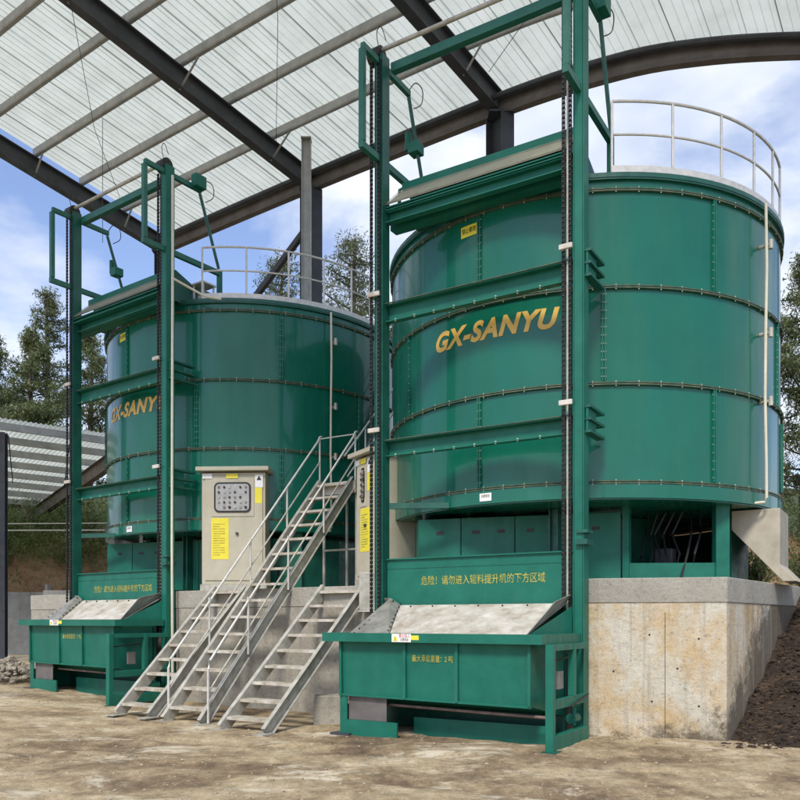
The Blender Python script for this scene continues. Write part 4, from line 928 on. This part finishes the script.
# ------------------------------------------------------------------ vegetation
def leaf_cluster(g, c, r_, n_, size, flat=0.6):
    for _ in range(n_):
        d_ = Vector((random.gauss(0, 1), random.gauss(0, 1), random.gauss(0, flat))); d_ = d_.normalized()*r_*random.random()**0.5
        p = c+d_; a_ = Vector((random.gauss(0,1), random.gauss(0,1), random.gauss(0,1))).normalized(); b_ = a_.cross(Vector((random.random()-.5, random.random()-.5, random.random()))).normalized()
        s1, s2 = size*random.uniform(0.7, 1.5), size*random.uniform(0.16, 0.36)
        k = len(g.v); g.v += [p-a_*s1, p+b_*s2, p+a_*s1, p-b_*s2]; g.f.append((k, k+1, k+2, k+3))
def make_pine(name, h, rad, label, loc, base=0.25, mat='pine', leaf=0.13, nb=46, dens=26, seed=0, group='pines on the hill behind the tanks', lean=0.0):
    random.seed(seed); T = thing(name, label, 'tree', loc, random.random()*6, group)
    g = MB(); tk = [(lean*h*(i/8)**2+0.12*math.sin(i*1.3), 0.1*math.cos(i), h*i/8) for i in range(9)]
    g.tube([Vector(p) for p in tk], [0.02*h*(1-i/8.6)+0.03 for i in range(9)], 8)
    cr = MB()
    for k in range(nb):
        f = base+(1-base)*(k+random.random())/nb; z = h*f
        L_ = rad*(1-((f-base)/(1-base))**1.5)*random.uniform(0.45, 1.15)+0.25; q = random.random()*6.28
        i = min(7, int(f*8)); c0 = Vector(tk[i]).lerp(Vector(tk[i+1]), f*8-i)
        c1 = c0+Vector((math.cos(q)*L_, math.sin(q)*L_, L_*random.uniform(0.05, 0.45)))
        g.tube([c0, c0.lerp(c1, 0.5)+Vector((0,0,-0.05*L_)), c1], [0.05*h/14, 0.035*h/14, 0.012], 5)
        m_ = max(3, int(L_/0.36))
        for j in range(m_):
            t_ = 0.35+0.65*(j+random.random())/m_; c = c0.lerp(c1, t_)+Vector((random.gauss(0, 0.2), random.gauss(0, 0.2), random.gauss(0, 0.12)))*L_*0.3
            leaf_cluster(cr, c, random.uniform(0.28, 0.62)*rad/3, int(dens*2.7), leaf)
    g.build('trunk', 'bark', T); cr.build('crown', mat, T, fix=False); return T
trees = [
 ('pine_tree', 14.0, 3.0, 'tallest thin crowned pine standing above the open shed', (-20.2, 47, 4.8), 0.3, 'pine', 0.10, 60, 24, 3),
 ('pine_tree', 11.2, 3.3, 'broad dark pine at the far left edge behind the shed', (-23.6, 45, 5), 0.15, 'pine', 0.10, 70, 30, 4),
 ('pine_tree', 10.4, 3.4, 'dense pine between the tallest pine and the shed roof', (-21.4, 42.5, 5), 0.12, 'pine', 0.10, 70, 30, 5),
 ('pine_tree', 11.0, 3.0, 'pine seen between the farther hoist and its tank', (-16.6, 44, 5), 0.15, 'pine', 0.10, 64, 28, 6),
 ('pine_tree', 10.2, 3.0, 'dark pine behind the post of the farther hoist', (-17.9, 40, 5), 0.12, 'pine', 0.10, 60, 30, 9),
 ('pine_tree', 14.8, 5.2, 'pine showing through the guard rail of the farther tank', (-6.3, 44, 4), 0.3, 'pine_far', 0.10, 50, 26, 7),
 ('pine_tree', 15.4, 4.8, 'round topped pine just left of the nearer hoist mast', (-2.3, 42, 5), 0.3, 'pine_far', 0.10, 50, 26, 8),
 ('pine_tree', 12.6, 3.1, 'pine rising past the edge of the nearer tank', (17.9, 36, 2), 0.15, 'pine', 0.10, 70, 30, 11),
 ('pine_tree', 9, 3.0, 'lower pine at the right edge beyond the soil bank', (19.0, 33.5, 2), 0.1, 'pine_far', 0.10, 70, 30, 12),
]
for nm, h, rad, lb, loc, base, mt, lf, nb, dn, sd_ in trees:
    loc = (loc[0], loc[1], fhill(loc[0], loc[1])-0.2); make_pine(nm, h, rad, lb, loc, base, mt, lf, nb, dn, sd_)
# undergrowth on the bank: one mass
random.seed(31); g = MB()
for i in range(3200):
    y = 32.2+20*random.random()**1.6; x = random.uniform(-0.56, 0.6)*y
    if -0.34 < x/y < 0.44: continue
    if y < 33.4 and random.random() < 0.6: continue
    leaf_cluster(g, Vector((x, y, fhill(x, y)+random.uniform(0.1, 2.2))), random.uniform(0.3, 0.8), 40, 0.075, 0.8)
for i in range(620):
    y = random.uniform(33.2, 36.5); x = random.uniform(-0.56, -0.30)*y
    leaf_cluster(g, Vector((x, y, fhill(x, y)+random.uniform(0.1, 0.9))), random.uniform(0.25, 0.5), 40, 0.07, 0.8)
ug = g.build('undergrowth', 'bush', fix=False); tag(ug, 'tangled green undergrowth covering the bank behind the wall', 'undergrowth'); struct(ug, 'stuff')
random.seed(77); g = MB()
for i in range(1500):
    y = 30.9+5.5*random.random(); x = random.uniform(-0.56, 0.6)*y
    if -0.34 < x/y < 0.44: continue
    c = Vector((x, y, fhill(x, y)))
    for q in range(9):
        d_ = Vector((random.gauss(0, 0.16), random.gauss(0, 0.12), random.uniform(0.1, 0.4))); e2 = Vector((random.uniform(-.02, .02), 0.0, 0)); k = len(g.v)
        g.v += [c-Vector((0.014, 0, 0.05)), c+Vector((0.014, 0, -0.05)), c+d_]; g.f.append((k, k+1, k+2)); c = c+Vector((random.gauss(0, 0.1), random.gauss(0, 0.1), 0))
dg_ = g.build('dry_grass', 'straw', fix=False); tag(dg_, 'dry straw coloured grass on the reddish bank above the wall', 'dry grass'); struct(dg_, 'stuff')
def make_bush(loc, r_, h, label, seed):
    random.seed(seed); T = thing('bush', label, 'bush', loc, 0, 'leafy bushes right of the plinth'); g = MB(); s_ = MB()
    for k in range(26):
        q = random.random()*6.28; d_ = r_*random.random(); top = Vector((math.cos(q)*d_, math.sin(q)*d_, h*random.uniform(0.5, 1)))
        s_.tube([(0, 0, -0.1), top*0.5+Vector((0, 0, 0.05)), top], [0.02, 0.012, 0.005], 5)
        for j in range(4): leaf_cluster(g, top*(0.45+0.18*j), 0.22, 14, 0.055, 1)
    s_.build('stems', 'bark', T); g.build('foliage', 'bush', T, fix=False)
make_bush((8.6, 17.2, 2.0), 0.8, 1.3, 'light green bush at the right edge above the soil bank', 41)
make_bush((7.2, 16.6, 2.1), 0.6, 0.9, 'small leafy bush seen beneath the discharge chute', 42)
make_bush((10.3, 19.5, 2.0), 1.0, 1.6, 'tall bush behind the light green bush at the right edge', 43)
